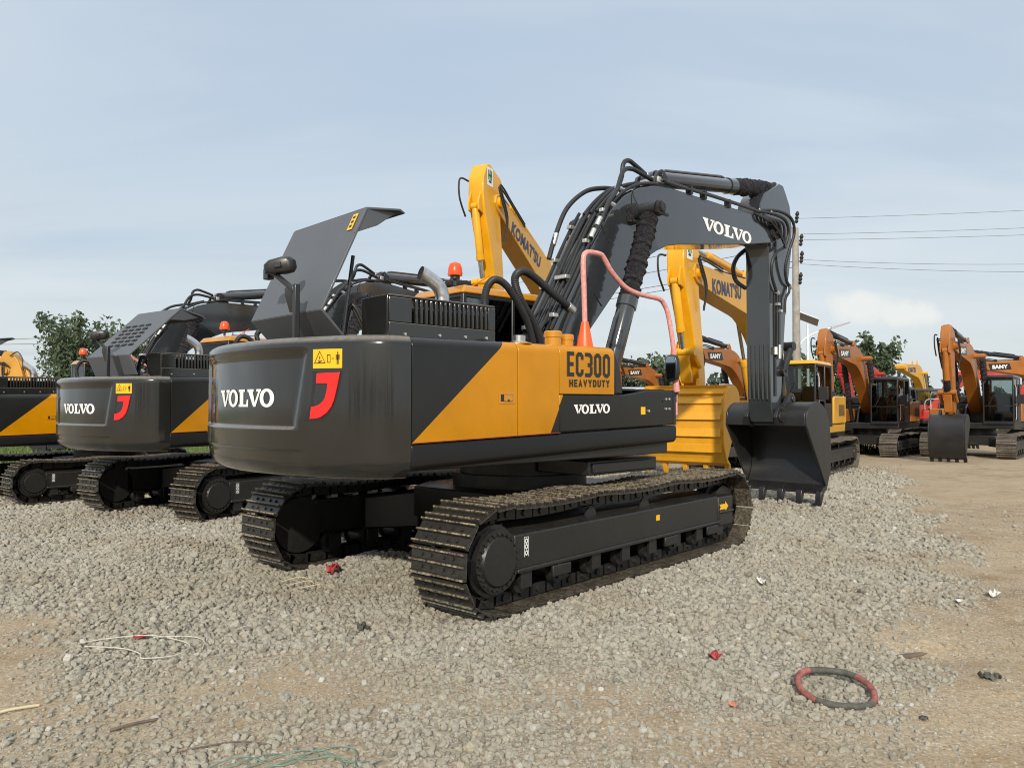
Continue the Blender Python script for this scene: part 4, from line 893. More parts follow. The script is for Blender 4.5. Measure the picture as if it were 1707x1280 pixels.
# ------------------------------------------------------------------ ground
def vnoise(x, y, s, seed):
    r = np.random.default_rng(seed).random((256, 256)); u, v = np.asarray(x) * s + 1000.3, np.asarray(y) * s + 1000.7
    i, j = np.floor(u).astype(int), np.floor(v).astype(int); a, b = u - i, v - j; a = a * a * (3 - 2 * a); b = b * b * (3 - 2 * b)
    g = lambda p, q: r[p % 256, q % 256]
    return (g(i, j) * (1 - a) + g(i + 1, j) * a) * (1 - b) + (g(i, j + 1) * (1 - a) + g(i + 1, j + 1) * a) * b - .5
HD, TX, TY = 0.7276, 0.0835, 8.4856
EDGE_X = [-30, -12, -8, -6, -4.4, -2.5, -1.5, -.75, .2, 1.2, 1.9, 2.4, 3.0, 3.5, 4.2, 5.2, 6.7, 8.6, 12, 20]
EDGE_Y = [16, 12, 9.2, 7.4, 6.0, 5.05, 4.8, 4.5, 4.55, 4.55, 4.65, 5.0, 5.7, 6.4, 7.7, 9.2, 12.8, 17.2, 24, 40]
def npsst(a, b, x):
    t = np.clip((x - a) / (b - a), 0, 1); return t * t * (3 - 2 * t)
def density(x, y):
    """how much of the ground the loose gravel covers"""
    e = y - np.interp(x, EDGE_X, EDGE_Y) + 1.5 * vnoise(x, y, .9, 3) + .7 * vnoise(x, y, 2.6, 4)
    g = npsst(-.85, .75, e) * (1 - npsst(17, 24, y))
    n = vnoise(x, y, 1.3, 5) + .6 * vnoise(x, y, 3.1, 6)
    patch = np.exp(-((x + .1) / 1.15) ** 2 - ((y - 3.75) / .62) ** 2) * .68 + np.exp(-((x + 1.9) / .75) ** 2 - ((y - 3.75) / .6) ** 2) * .42
    g = np.maximum(g, np.clip(patch * (1 + 1.4 * n), 0, 1))
    return np.clip(g * (1 - .35 * npsst(.1, .5, vnoise(x, y, .55, 8))), 0, 1)
def height(x, y):
    x = np.asarray(x, float); y = np.asarray(y, float)
    z = -.012 * np.clip(y - 8, 0, 52) - .010 * np.clip(-x - 3, 0, 12) * npsst(9, 16, y)
    z = z - .20 * np.exp(-((x + 9.6) / 3.2) ** 2 - ((y - 16.5) / 4.5) ** 2)
    near = 1 - npsst(25, 45, np.hypot(x, y))
    z = z + near * (.05 * vnoise(x, y, .45, 1) + .035 * vnoise(x, y, 1.4, 2) + .016 * vnoise(x, y, 5, 9))
    X = (x - TX) * sin(HD) + (y - TY) * cos(HD); Y = -(x - TX) * cos(HD) + (y - TY) * sin(HD)
    z = z + .085 * np.exp(-((Y + 2.15) / .38) ** 2) * npsst(-1.6, -.2, X) * (1 - npsst(2.4, 3.4, X))
    z = z + .20 * np.exp(-((x + 3.75) / .75) ** 2 - ((y - 8.35) / .65) ** 2) + .16 * np.exp(-((x + 1.25) / .55) ** 2 - ((y - 7.55) / .5) ** 2)
    z = z - .10 * np.exp(-((x + 3.0) / .33) ** 2 - ((y - 7.75) / .3) ** 2)
    z = z + .11 * np.exp(-((x - 4.5) / .9) ** 2 - ((y - 12.6) / .8) ** 2)
    # keep the beds of the crawlers flat
    for t in (1.30, -1.30):
        k = np.exp(-((Y - t) / .36) ** 4) * (1 - npsst(2.2, 2.7, np.abs(X))); z = z * (1 - k) + (-.005) * k
    z = z - .05 * np.exp(-((x - 2.75) / .45) ** 2 - ((y - 5.2) / .22) ** 2)
    return z
def spaced(parts):
    out = [parts[0][0]]
    for a, b, s0, s1 in parts:
        v = a; n = max(2, int(abs(b - a) / ((s0 + s1) / 2))); k = (s1 / s0) ** (1 / n); w = [s0 * k ** i for i in range(n)]; t = sum(w)
        for q in w: v += q / t * (b - a); out.append(v)
    return np.array(out)
def m_ground():
    m, nt, b = nodes_of('dirt_and_gravel_ground'); co = N(nt, 'ShaderNodeTexCoord').outputs['Object']
    at = N(nt, 'ShaderNodeAttribute', attribute_name='gravel'); den = at.outputs['Fac']
    n1 = noise(nt, .55, 5, .6, co); n2 = noise(nt, 3.2, 6, .65, co); n3 = noise(nt, 38, 6, .7, co); n4 = noise(nt, 150, 3, .6, co)
    dirt = ramp(nt, n1.outputs[0], [(.32, (.235, .165, .095)), (.5, (.335, .248, .150)), (.68, (.41, .325, .215))])
    dirt = mixrgb(nt, mrange(nt, n2.outputs[0], .35, .7), dirt, (.40, .325, .225))
    vo = N(nt, 'ShaderNodeTexVoronoi', feature='F1'); vo.inputs['Scale'].default_value = 62; nt.links.new(co, vo.inputs['Vector'])
    vs = N(nt, 'ShaderNodeSeparateColor'); nt.links.new(vo.outputs['Color'], vs.inputs[0])
    peb = ramp(nt, vs.outputs[0], [(0, (.22, .195, .15)), (.5, (.42, .38, .31)), (1, (.58, .54, .47))])
    pk = mathn(nt, 'MULTIPLY', mathn(nt, 'LESS_THAN', vo.outputs['Distance'], .42), mathn(nt, 'GREATER_THAN', vs.outputs[1], mrange(nt, n2.outputs[0], .3, .7, .93, .45)))
    dirt = mixrgb(nt, pk, dirt, peb)
    grav = ramp(nt, vs.outputs[0], [(0, (.17, .155, .12)), (.5, (.31, .285, .23)), (1, (.45, .42, .36))])
    c = mixrgb(nt, den, dirt, grav)
    wet = mrange(nt, noise(nt, 1.1, 4, .6, co, .5).outputs[0], .60, .74, 1., .68)
    mm = nt.nodes.new('ShaderNodeMixRGB'); mm.blend_type = 'MULTIPLY'; mm.inputs[0].default_value = 1; nt.links.new(c, mm.inputs[1]); nt.links.new(wet, mm.inputs[2])
    m3 = nt.nodes.new('ShaderNodeMixRGB'); m3.blend_type = 'MULTIPLY'; m3.inputs[0].default_value = 1; nt.links.new(mm.outputs[0], m3.inputs[1]); nt.links.new(mrange(nt, n3.outputs[0], .28, .72, .58, 1.32), m3.inputs[2])
    # far pasture beyond the yard
    sp = N(nt, 'ShaderNodeSeparateXYZ'); nt.links.new(co, sp.inputs[0]); far = mrange(nt, sp.outputs[1], 45, 60)
    c = mixrgb(nt, far, m3.outputs[0], (.11, .14, .05)); nt.links.new(c, b.inputs['Base Color']); b.inputs['Roughness'].default_value = .95; b.inputs['Specular IOR Level'].default_value = .15
    hgt = mathn(nt, 'ADD', mathn(nt, 'MULTIPLY', n3.outputs[0], .8), mathn(nt, 'ADD', mathn(nt, 'MULTIPLY', n4.outputs[0], .08), mathn(nt, 'MULTIPLY', mathn(nt, 'MULTIPLY', pk, mathn(nt, 'SUBTRACT', .5, vo.outputs['Distance'])), 1.2)))
    bump(nt, b, hgt, .55, .014); return m
xs = spaced([(-320, -60, 40, 6), (-60, -12, 5, .5), (-12, -4.5, .4, .07), (-4.5, 4.5, .055, .055), (4.5, 12, .07, .4), (12, 60, .5, 5), (60, 320, 6, 40)])
ys = spaced([(-120, -2, 15, .8), (-2, 3, .6, .05), (3, 9, .05, .055), (9, 16, .06, .3), (16, 60, .3, 3), (60, 700, 4, 60)])
gx, gy = np.meshgrid(xs, ys); gzv = height(gx, gy); gd = density(gx, gy)
nx, ny = len(xs), len(ys); vv = np.stack([gx, gy, gzv], -1).reshape(-1, 3)
ii = (np.arange(ny - 1)[:, None] * nx + np.arange(nx - 1)[None, :]).reshape(-1); qf = np.stack([ii, ii + 1, ii + nx + 1, ii + nx], -1)
me = bpy.data.meshes.new('ground'); me.from_pydata(vv.tolist(), [], qf.tolist()); a = me.attributes.new('gravel', 'FLOAT', 'POINT'); a.data.foreach_set('value', gd.reshape(-1).astype(np.float32))
me.polygons.foreach_set('use_smooth', [True] * len(me.polygons)); me.materials.append(m_ground()); me.update()
gr = bpy.data.objects.new('ground', me); COL.objects.link(gr); tag(gr, 'dusty tan dirt yard with compacted fine gravel', 'ground', kind='structure')

# loose gravel: individual stones on the ground
def m_stone():
    m, nt, b = nodes_of('crushed_stone'); co = objco(nt); oi = N(nt, 'ShaderNodeObjectInfo').outputs['Random']
    c = ramp(nt, oi, [(0, (.25, .235, .195)), (.15, (.385, .36, .30)), (.5, (.435, .408, .34)), (.75, (.475, .435, .345)), (.9, (.40, .40, .33)), (.97, (.50, .48, .42)), (1, (.62, .60, .54))])
    lc = N(nt, 'ShaderNodeObjectInfo').outputs['Location']; nl = noise(nt, .9, 4, .65, lc, .6); nl2 = noise(nt, 2.7, 3, .6, lc)
    c = mixrgb(nt, mrange(nt, nl.outputs[0], .46, .72, 0., .55), c, (.33, .265, .17)); c = mixrgb(nt, mrange(nt, nl2.outputs[0], .55, .75, 0., .35), c, (.30, .31, .25))
    n = noise(nt, 2.6, 5, .7, co); m3 = nt.nodes.new('ShaderNodeMixRGB'); m3.blend_type = 'MULTIPLY'; m3.inputs[0].default_value = 1
    nt.links.new(c, m3.inputs[1]); nt.links.new(mrange(nt, n.outputs[0], .3, .7, .72, 1.18), m3.inputs[2]); nt.links.new(m3.outputs[0], b.inputs['Base Color'])
    b.inputs['Roughness'].default_value = .95; b.inputs['Specular IOR Level'].default_value = .2; bump(nt, b, n.outputs[0], .5, .3); return m
stone_mat = m_stone(); stones = bpy.data.collections.new('stone_kinds')
for k in range(7):
    bm = bmesh.new(); bmesh.ops.create_icosphere(bm, subdivisions=2, radius=1.); rr = random.Random(k); ax = [Vector((rr.uniform(-1, 1), rr.uniform(-1, 1), rr.uniform(-1, 1))).normalized() for _ in range(9)]
    cut = [rr.uniform(.58, .93) for _ in ax]; sc = Vector((rr.uniform(.85, 1.25), rr.uniform(.75, 1.05), rr.uniform(.66, .92)))
    for v in bm.verts:
        for a_, d_ in zip(ax, cut):
            h_ = v.co.dot(a_)
            if h_ > d_: v.co -= a_ * (h_ - d_) * .9
        v.co = Vector((v.co.x * sc.x, v.co.y * sc.y, v.co.z * sc.z)) * (1 + rr.uniform(-.04, .04))
    sm = bpy.data.meshes.new('stone'); bm.to_mesh(sm); bm.free(); sm.materials.append(stone_mat); stones.objects.link(bpy.data.objects.new('stone', sm))
def scatter():
    out = []
    for y0, y1, dens_, s0, s1, sink in ((2.9, 5.2, 1900, .006, .0245, .2), (5.2, 8.2, 1150, .010, .030, .2), (8.2, 12, 560, .016, .036, .25), (12, 24, 210, .024, .046, .25)):
        w = .85 * y1 + .6; n = int(dens_ * 2 * w * (y1 - y0)); x = RNG.uniform(-w, w, n); y = RNG.uniform(y0, y1, n)
        ok = np.abs(x) < .80 * y + .5; x, y = x[ok], y[ok]; d = density(x, y)
        keep = RNG.random(len(x)) < np.clip(d * 1.02 + .035 * (RNG.random(len(x)) < .5) * (y < 12), 0, 1); x, y, d = x[keep], y[keep], d[keep]
        s = s0 + (s1 - s0) * RNG.random(len(x)) ** 2.2; big = RNG.random(len(x)) < .012; s = np.where(big, s * 1.7, s); s = np.where(d < .15, s * .75, s)
        z = height(x, y) + s * (sink - .05 + .5 * RNG.random(len(x)) * d)
        out.append(np.stack([x, y, z, s], -1))
    for y0, y1, dens_, s0, s1 in ((2.9, 4.6, 2600, .0022, .0065), (4.6, 7.5, 1000, .0032, .009), (7.5, 14, 170, .006, .015)):     # fines in the dirt
        w = .85 * y1 + .6; n = int(dens_ * 2 * w * (y1 - y0)); x = RNG.uniform(-w, w, n); y = RNG.uniform(y0, y1, n); ok = np.abs(x) < .78 * y + .4; x, y = x[ok], y[ok]
        keep = RNG.random(len(x)) < np.clip(.55 + 1.3 * vnoise(x, y, 1.7, 21) + .9 * vnoise(x, y, 4.5, 22), .06, 1) * (1 - .7 * density(x, y)); x, y = x[keep], y[keep]; s = s0 + (s1 - s0) * RNG.random(len(x)) ** 2.
        big = RNG.random(len(x)) < .012; s = np.where(big, s * 2.6, s); out.append(np.stack([x, y, height(x, y) + s * .25, s], -1))
    return np.concatenate(out)
P = scatter(); n = len(P); pm = bpy.data.meshes.new('gravel'); pm.from_pydata(P[:, :3].tolist(), [], [])
a = pm.attributes.new('size', 'FLOAT', 'POINT'); a.data.foreach_set('value', P[:, 3].astype(np.float32))
a = pm.attributes.new('turn', 'FLOAT_VECTOR', 'POINT'); a.data.foreach_set('vector', (RNG.random(n * 3) * np.tile([.9, .9, 6.28], n) - np.tile([.45, .45, 0], n)).astype(np.float32))
go = bpy.data.objects.new('gravel', pm); COL.objects.link(go); pm.materials.append(stone_mat)
tag(go, 'loose grey crushed stone spread under and around the parked excavators', 'gravel', kind='stuff')
ng = bpy.data.node_groups.new('stones_on_ground', 'GeometryNodeTree'); ng.interface.new_socket('Geometry', in_out='INPUT', socket_type='NodeSocketGeometry'); ng.interface.new_socket('Geometry', in_out='OUTPUT', socket_type='NodeSocketGeometry')
gi, go_ = ng.nodes.new('NodeGroupInput'), ng.nodes.new('NodeGroupOutput'); ip = ng.nodes.new('GeometryNodeInstanceOnPoints'); ci = ng.nodes.new('GeometryNodeCollectionInfo')
ci.inputs['Collection'].default_value = stones; ci.inputs['Separate Children'].default_value = True; ci.inputs['Reset Children'].default_value = True
na = ng.nodes.new('GeometryNodeInputNamedAttribute'); na.data_type = 'FLOAT'; na.inputs[0].default_value = 'size'; nb = ng.nodes.new('GeometryNodeInputNamedAttribute'); nb.data_type = 'FLOAT_VECTOR'; nb.inputs[0].default_value = 'turn'
ng.links.new(gi.outputs[0], ip.inputs['Points']); ng.links.new(ci.outputs[0], ip.inputs['Instance']); ip.inputs['Pick Instance'].default_value = True
ng.links.new(na.outputs['Attribute'], ip.inputs['Scale']); ng.links.new(nb.outputs['Attribute'], ip.inputs['Rotation']); ng.links.new(ip.outputs[0], go_.inputs[0])
go.modifiers.new('stones', 'NODES').node_group = ng
gh = lambda x, y: float(height(x, y))

# ------------------------------------------------------------------ place the machines
def place(o, x, y, hd, z=None):
    o.location = (x, y, gh(x, y) if z is None else z); o.rotation_euler.z = pi / 2 - hd; return o
GRP = 'charcoal and yellow excavators parked in a row'
v1 = make_grey_excavator(); tag(v1, 'large charcoal and yellow excavator in front, EC300 on its side, plain hood standing open', 'excavator', GRP); place(v1, TX, TY, HD, 0)
v2 = copy_tree(v1); v3 = copy_tree(v1)
for v, us, (x, y, hd, z), lab in ((v2, -.06, (-4.46, 13.73, .59, -.11), 'charcoal and yellow excavator in the middle of the grey row, slotted hood tilted open'),
                                  (v3, -.06, (-9.2, 17.5, .706, -.31), 'charcoal and yellow excavator farthest left in the grey row, cut by the photo edge')):
    place(v, x, y, hd, z); v['label'] = lab
    for c in kids(v):
        if abs(c.rotation_euler.z - US) < 1e-6: c.rotation_euler.z = us
def pivot(o, us, px, pz, ang):
    o.matrix_local = Matrix.Rotation(us, 4, 'Z') @ Matrix.Translation((px, 0, pz)) @ Matrix.Rotation(ang, 4, 'Y') @ Matrix.Translation((-px, 0, -pz))
GEAR = ('boom', 'boom_cylinder', 'arm', 'arm_cylinder', 'bucket', 'bucket_cylinder', 'bucket_link', 'tipping_link')
for v, us in ((v2, -.06), (v3, -.06)):
    for c in kids(v):
        if c.name.split('.')[0] in GEAR:
            if v is v2: pivot(c, us, 0, 1.8, radians(5.5))
            for ch in kids(c):
                if c.name.startswith('boom.') and ch.name.startswith('lettering'): bpy.data.objects.remove(ch)
        if v is v2 and c.name.startswith('engine_hood'): c.matrix_local = Matrix.Rotation(us, 4, 'Z') @ Matrix.Translation((-2.69, -.1, 2.21)) @ Matrix.Rotation(radians(21), 4, 'Y') @ Matrix.Diagonal((1.12, 1.06, 1.12, 1)) @ Matrix.Translation((2.69, .1, -2.21))
        if v is v2 and c.name.startswith('gas_strut'): pivot(c, us, -2.6, 2.2, radians(20))
for c in kids(v2):
    if c.name.startswith('engine_hood'):
        sl = MB(); sd = Vector((.415, 0, .88)).normalized(); nn = Vector((-.88, 0, .415)).normalized()
        for r in range(6):
            for q in range(4):
                o = Vector((-2.89, -.52 + q * .2 + .03 * r, 2.41)) + sd * (.20 + r * .085) + nn * .006; w = Vector((0, .13, 0)); h = sd * .038
                sl.hexa([o, o + w, o + w + h, o + h], [p + nn * .003 for p in (o, o + w, o + w + h, o + h)])
        sl.build('hood_vent', 'dark', c, 0)
        # this hood leans farther over
        for ch in kids(c):
            if ch.name.startswith('hood_sticker'): bpy.data.objects.remove(ch)
KG = 'yellow excavators parked facing the grey row'
KOM = dict(paint='kyel', side='kyeld', boom='kyeld', hood='black', roof='kyel', cab='black', frame='kyeld', word="KOMAT'SU", wmat='navy', bucket='kbuck', bsc=1.12, bhalf=.88, ribs=6, L=2.45, gauge=1.3, shoe=.7, foot=(0., 1.85), greenmark=True)
k2 = make_excavator(dict(KOM, tip=(6.35, 4.62), pin=(5.95, 1.95), bhalf=.93)); tag(k2, 'bright yellow excavator facing forward behind the charcoal bucket, ribbed yellow bucket back', 'excavator', KG); place(k2, 7.45, 21.4, radians(215.5))
k1 = make_excavator(dict(KOM, tip=(4.85, 6.5), pin=(4.55, 3.5))); tag(k1, 'bright yellow excavator behind the front cab, arm raised high, green mark at its head', 'excavator', KG); place(k1, 1.55, 22.0, radians(205))
SANY = dict(paint='oran', side='oran', boom='oran', hood='black', roof='black', cab='black', frame='black', word='SANY', wmat='white', plate='blackv', wbold=.05, wrect=(3.5, 4.5, 4.16, 4.36), bucket='black', bsc=1.0, bhalf=.50, bw=.20, aw=.145, ram='black', rsplit=.36,  sleeves=True, armram='black', tip=(4.9, 3.85), pin=(4.72, 1.38), cwz=1.85, L=2.15, gauge=1.2)
SG = 'orange excavators parked on the far side of the yard'
s2 = make_excavator(SANY); tag(s2, 'orange excavator at the right edge with its black bucket resting on the dirt', 'excavator', SG); place(s2, 17.54, 28.8, radians(220))
for (x, y, hd), lab in (((13.95, 29.8, radians(220)), 'orange excavator just right of the yellow cab, black cab with pale grab rail'),
                        ((9.75, 31.2, radians(220)), 'orange excavator half hidden behind the bright yellow excavator arm, only boom showing'),
                        ((8.7, 42.5, radians(222)), 'orange excavator mostly hidden behind the side mirror of the front machine'),
                        ((26.0, 36.2, radians(256)), 'orange excavator with its long boom held level behind the right edge machine')):
    s = copy_tree(s2); place(s, x, y, hd); s['label'] = lab
k3 = copy_tree(k2); k3['label'] = 'far yellow excavator, bare boom without its arm rising between the two orange machines'; place(k3, 28.9, 53.2, radians(221))
for c in [c for c in kids(k3)]:
    if c.name.split('.')[0] in ('arm', 'arm_cylinder', 'arm_hose', 'bucket', 'bucket_cylinder', 'bucket_link', 'tipping_link'):
        for d in kids(c): bpy.data.objects.remove(d)
        bpy.data.objects.remove(c); k3['group'] = 'yellow excavators beyond the orange row'
k4 = copy_tree(k2); k4['label'] = 'far yellow excavator seen low between the side mirror and the trees'; place(k4, 11.0, 46.0, radians(200)); k4['group'] = 'yellow excavators beyond the orange row'
RED = dict(SANY, paint='red', side='red', boom='red', word=None, tip=(4.9, 3.9), pin=(4.0, 1.6))
r1 = make_excavator(RED); tag(r1, 'red excavator with its boom showing behind the first orange excavator', 'excavator', 'red excavators at the back'); place(r1, 20.4, 41.5, radians(228))
r2 = copy_tree(r1); r2['label'] = 'red excavator body showing between the two orange excavators'; place(r2, 23.2, 42.5, radians(110))
c1 = make_excavator(dict(KOM, paint='cat', side='cat', boom='cat', word=None, hood='black', frame='black', sleeves=True, armram='black', bucket='black', greenmark=False, tip=(5.4, 3.3), pin=(6.6, 1.2))); tag(c1, 'tan yellow excavator at the far left edge, arm head above the grey row', 'excavator'); place(c1, -24.2, 29.0, radians(95))

# ------------------------------------------------------------------ plants
def m_leaf(name, c0, c1):
    m, nt, b = nodes_of(name); co = objco(nt); n = noise(nt, .8, 4, .6, co); n2 = noise(nt, 9, 2, .6, co)
    c = mixrgb(nt, mrange(nt, n.outputs[0], .35, .65), c0, c1); c = mixrgb(nt, mrange(nt, n2.outputs[0], .4, .7, 0, .5), c, tuple(x * 1.5 for x in c1))
    nt.links.new(c, b.inputs['Base Color']); b.inputs['Roughness'].default_value = .6; b.inputs['Specular IOR Level'].default_value = .25
    t = N(nt, 'ShaderNodeBsdfTranslucent'); nt.links.new(c, t.inputs[0]); mx = N(nt, 'ShaderNodeMixShader'); mx.inputs[0].default_value = .25
    nt.links.new(b.outputs[0], mx.inputs[1]); nt.links.new(t.outputs[0], mx.inputs[2]); nt.links.new(mx.outputs[0], nt.nodes['Material Output'].inputs[0]); return m
M['leaf'] = m_leaf('poplar_leaves', (.058, .086, .048), (.105, .140, .082)); M['leaf2'] = m_leaf('hazy_far_leaves', (.042, .062, .042), (.066, .090, .058))
M['bark'] = simple('grey_bark', (.10, .085, .065), .9, 0, 8, .3)
def leaf_cloud(centres, n, size, rng):
    """n leaf faces spread through clumps (cx,cy,cz,rx,ry,rz)"""
    k = rng.integers(0, len(centres), n); C = np.array(centres)[k]; d = rng.normal(size=(n, 3)); d /= np.linalg.norm(d, axis=1)[:, None]
    p = C[:, :3] + d * (rng.random(n) ** .45)[:, None] * C[:, 3:]
    u = rng.normal(size=(n, 3)); u /= np.linalg.norm(u, axis=1)[:, None]; w = np.cross(u, rng.normal(size=(n, 3))); w /= np.linalg.norm(w, axis=1)[:, None]
    s = size * (.6 + .8 * rng.random(n))[:, None]
    v = np.stack([p - u * s, p + w * s * .55, p + u * s, p - w * s * .55], 1).reshape(-1, 3); return v.tolist(), [(4 * i, 4 * i + 1, 4 * i + 2, 4 * i + 3) for i in range(n)]
def make_tree(name, label, x, y, h, spread, n, leaf, mat, seed, group=None, base=.25):
    r = np.random.default_rng(seed); z = gh(x, y); root = empty(name, (x, y, z)); tag(root, label, 'tree', group)
    t = MB(); t.tube(spline([(0, 0, -.2), (.05, 0, h * .3), (-.06, .04, h * .6), (.02, 0, h * .92)], 4), [.024 * h * (1 - .07 * i) for i in range(13)], 8); cl = []
    nb = 26
    for i in range(nb):
        f = i / nb; a = i * 2.4 + r.random() * .8; zz = h * (base + (1 - base) * f); rad = spread * (sin(pi * min(1, .16 + .84 * (1 - f) ** .75))) * (.55 + .55 * r.random())
        e = (cos(a) * rad, sin(a) * rad, zz + h * .10 * r.random() + rad * .35); t.tube([(0, 0, zz * .86), (e[0] * .5, e[1] * .5, (zz * .86 + e[2]) / 2 - .02 * h), e], [.007 * h, .005 * h, .002 * h], 5)
        for q in range(3):
            k = .45 + .3 * q; s = spread * (.16 + .15 * r.random()); cl.append((e[0] * k + r.normal() * .1, e[1] * k + r.normal() * .1, zz * .9 + (e[2] - zz * .9) * k + r.normal() * .1, s, s, s * 1.35))
    cl.append((0, 0, h * .96, spread * .2, spread * .2, h * .07))
    t.build('trunk', 'bark', root); c = MB(); v, f = leaf_cloud(cl, n, leaf, r); c.add(v, f); c.build('crown', mat, root, ang=180); return root
make_tree('broadleaf_tree', 'bushy dark green poplar rising behind the middle grey excavator', -27.0, 48.0, 6.5, 3.1, 8500, .14, 'leaf', 1)
make_tree('broadleaf_tree', 'slimmer green poplar close to the right of the bushy one', -24.3, 49.5, 6.1, 1.2, 2200, .14, 'leaf', 2)
make_tree('broadleaf_tree', 'tall pointed green tree to the right of the red boom', 28.5, 60.0, 6.7, 2.0, 3600, .19, 'leaf', 3)
make_tree('broadleaf_tree', 'shorter green tree directly behind the red boom', 25.6, 60.5, 6.6, 1.5, 2600, .19, 'leaf', 4)
make_tree('broadleaf_tree', 'low green tree seen through the gap under the raised boom, left one', 9.6, 62.0, 5.2, 2.6, 2600, .2, 'leaf', 5)
make_tree('broadleaf_tree', 'low green tree beside the side mirror, right one', 13.0, 64.0, 5.4, 2.4, 2600, .2, 'leaf', 6)
make_tree('broadleaf_tree', 'small tree top just above the yellow cab roof', 21.6, 58.0, 6.0, 1.3, 1500, .19, 'leaf', 7)
tl = MB(); rt = np.random.default_rng(5); cl = []
for i in range(60):
    x = -60 + 2 * i + rt.normal(); hgt = 4 + 3.5 * rt.random(); y = -70 + rt.normal() * 5; cl += [(x, y, hgt * .5, 1.6, 1.3, hgt * .5)] * 2
for i in range(170):
    x = -95 + 215 * i / 170 + rt.normal() * .6; y = 92 + rt.normal() * 3; hgt = 3.0 + 2.8 * rt.random() + 1.2 * sin(i * .35)
    cl += [(x, y, gh(x, y) + hgt * .45, 1.4, 1.2, hgt * .5), (x + .4, y, gh(x, y) + hgt * .85, .8, .8, hgt * .25)]
v, f = leaf_cloud(cl, 19000, .42, rt); tl.add(v, f)
tag(tl.build('treeline', 'leaf2', ang=180), 'hazy far-off line of trees along the horizon', 'trees', kind='stuff')
def grass_patch(label, rects, n, h0, h1, seed):
    r = np.random.default_rng(seed); vs = []; fs = []
    for (x0, x1, y0, y1), k in zip(rects, n):
        x = r.uniform(x0, x1, k); y = r.uniform(y0, y1, k); z = height(x, y); h = r.uniform(h0, h1, k); a = r.uniform(0, 6.28, k); b = r.normal(size=(k, 2)) * .25
        for i in range(k):
            o = len(vs); w = .018 + .012 * r.random(); dx, dy = cos(a[i]) * w, sin(a[i]) * w
            vs += [(x[i] - dx, y[i] - dy, z[i] - .02), (x[i] + dx, y[i] + dy, z[i] - .02), (x[i] + b[i, 0] * h[i], y[i] + b[i, 1] * h[i], z[i] + h[i])]; fs.append((o, o + 1, o + 2))
    m = MB(); m.add(vs, fs); tag(m.build('grass', 'grass', ang=180), label, 'grass', kind='stuff')
grass_patch('rough green grass growing behind the grey excavators', [(-30, -4.5, 25, 40), (12, 15, 30, 33)], [26000, 1500], .18, .55, 3)

# ------------------------------------------------------------------ poles, wires, street lamp, shed
M['conc'] = simple('concrete_pole', (.30, .28, .25), .85, 0, 6, .2); M['galv'] = simple('galvanised_white', (.72, .73, .74), .4); M['panel'] = simple('solar_cells', (.34, .355, .37), .3); M['wire'] = simple('cable', (.16, .165, .17), .6)
def pole(label, x, y, h, r, arms, name='power_pole'):
    z = gh(x, y); root = empty(name, (x, y, z)); tag(root, label, 'power pole'); m = MB(); m.rod((0, 0, -.3), (0, 0, h), [(0, r * 1.25), (1, r * .8)], 16); m.build('pole', 'conc', root)
    for i, (dz, w) in enumerate(arms):
        m = MB(); m.box(-w, w, -.05, .05, h - dz - .05, h - dz + .05); c = m.build('cross_arm', 'bark', root, rz=.5)
        for s in (-.9, 0, .9):
            k = MB(); k.rod((s * w, 0, h - dz + .05), (s * w, 0, h - dz + .30), [(0, .03), (.2, .06), (.35, .035), (.5, .065), (.65, .035), (.8, .06), (1, .03)], 10); k.build('insulator', 'rubber', c, 0)
    return root
PX, PY = 9.95, 26.6
p1 = pole('pale concrete power pole standing behind the raised charcoal arm', PX, PY, 8.1, .13, [])
for k, (dz, s) in enumerate(((-.25, 0), (.55, .14), (1.15, .15), (1.9, .1))):
    m = MB(); m.rod((s, -.1, 8.0 - dz), (s + .04, -.12, 8.42 - dz), [(0, .03), (.15, .07), (.3, .04), (.45, .075), (.6, .04), (.75, .075), (1, .03)], 12); m.build('insulator', 'rubber', p1, 0)
p2 = pole('slim power pole with cross arms behind the row of grey machines', -27.5, 78.0, 11.3, .14, [(.1, 1.5), (1.0, 1.5), (1.8, 1.2)])
def wire(label, a, b, sag, r=.012):
    a, b = Vector(a), Vector(b); m = MB(); m.tube([a + (b - a) * (i / 24) - Vector((0, 0, sag * 4 * (i / 24) * (1 - i / 24))) for i in range(25)], r, 5, cap=False); tag(m.build('overhead_wire', 'wire'), label, 'wire', 'overhead wires')
for k, (z, ze, dx) in enumerate(((8.2, 8.9, 0), (7.65, 8.2, .2), (7.45, 7.9, .3), (6.75, 6.8, .2), (6.6, 6.4, .15))):
    wire(['topmost wire from the concrete pole to the right edge', 'second wire from the top right of the concrete pole', 'third wire from the top right of the concrete pole', 'upper of the two low wires right of the concrete pole', 'lowest wire right of the concrete pole'][k], (PX + dx, PY, z), (26.5, 27.5, ze + .3), .10 if k < 3 else .25, .008)
for k, (z, ze) in enumerate(((7.9, 11.2), (7.3, 10.4), (6.7, 9.6), (6.5, 9.3))):
    wire(['topmost wire running left from the concrete pole behind the booms', 'second wire running left from the concrete pole behind the booms', 'third wire running left from the concrete pole behind the booms', 'lowest wire running left from the concrete pole behind the booms'][k], (PX, PY, z), (-27.5 + k * .6, 78, ze), .9, .014)
for k, (z, ze) in enumerate(((11.3, 7.9), (10.5, 7.55))):
    wire(['upper wire from the slim pole to the left edge', 'lower wire from the slim pole to the left edge'][k], (-28.4, 78, z), (-56.0, 70.0, ze), 1.2, .03)
lx, ly = 12.25, 31.5; lz = gh(lx, ly) - .28; sl = empty('street_lamp', (lx, ly, lz)); tag(sl, 'white solar street lamp beside the concrete power pole', 'street lamp')
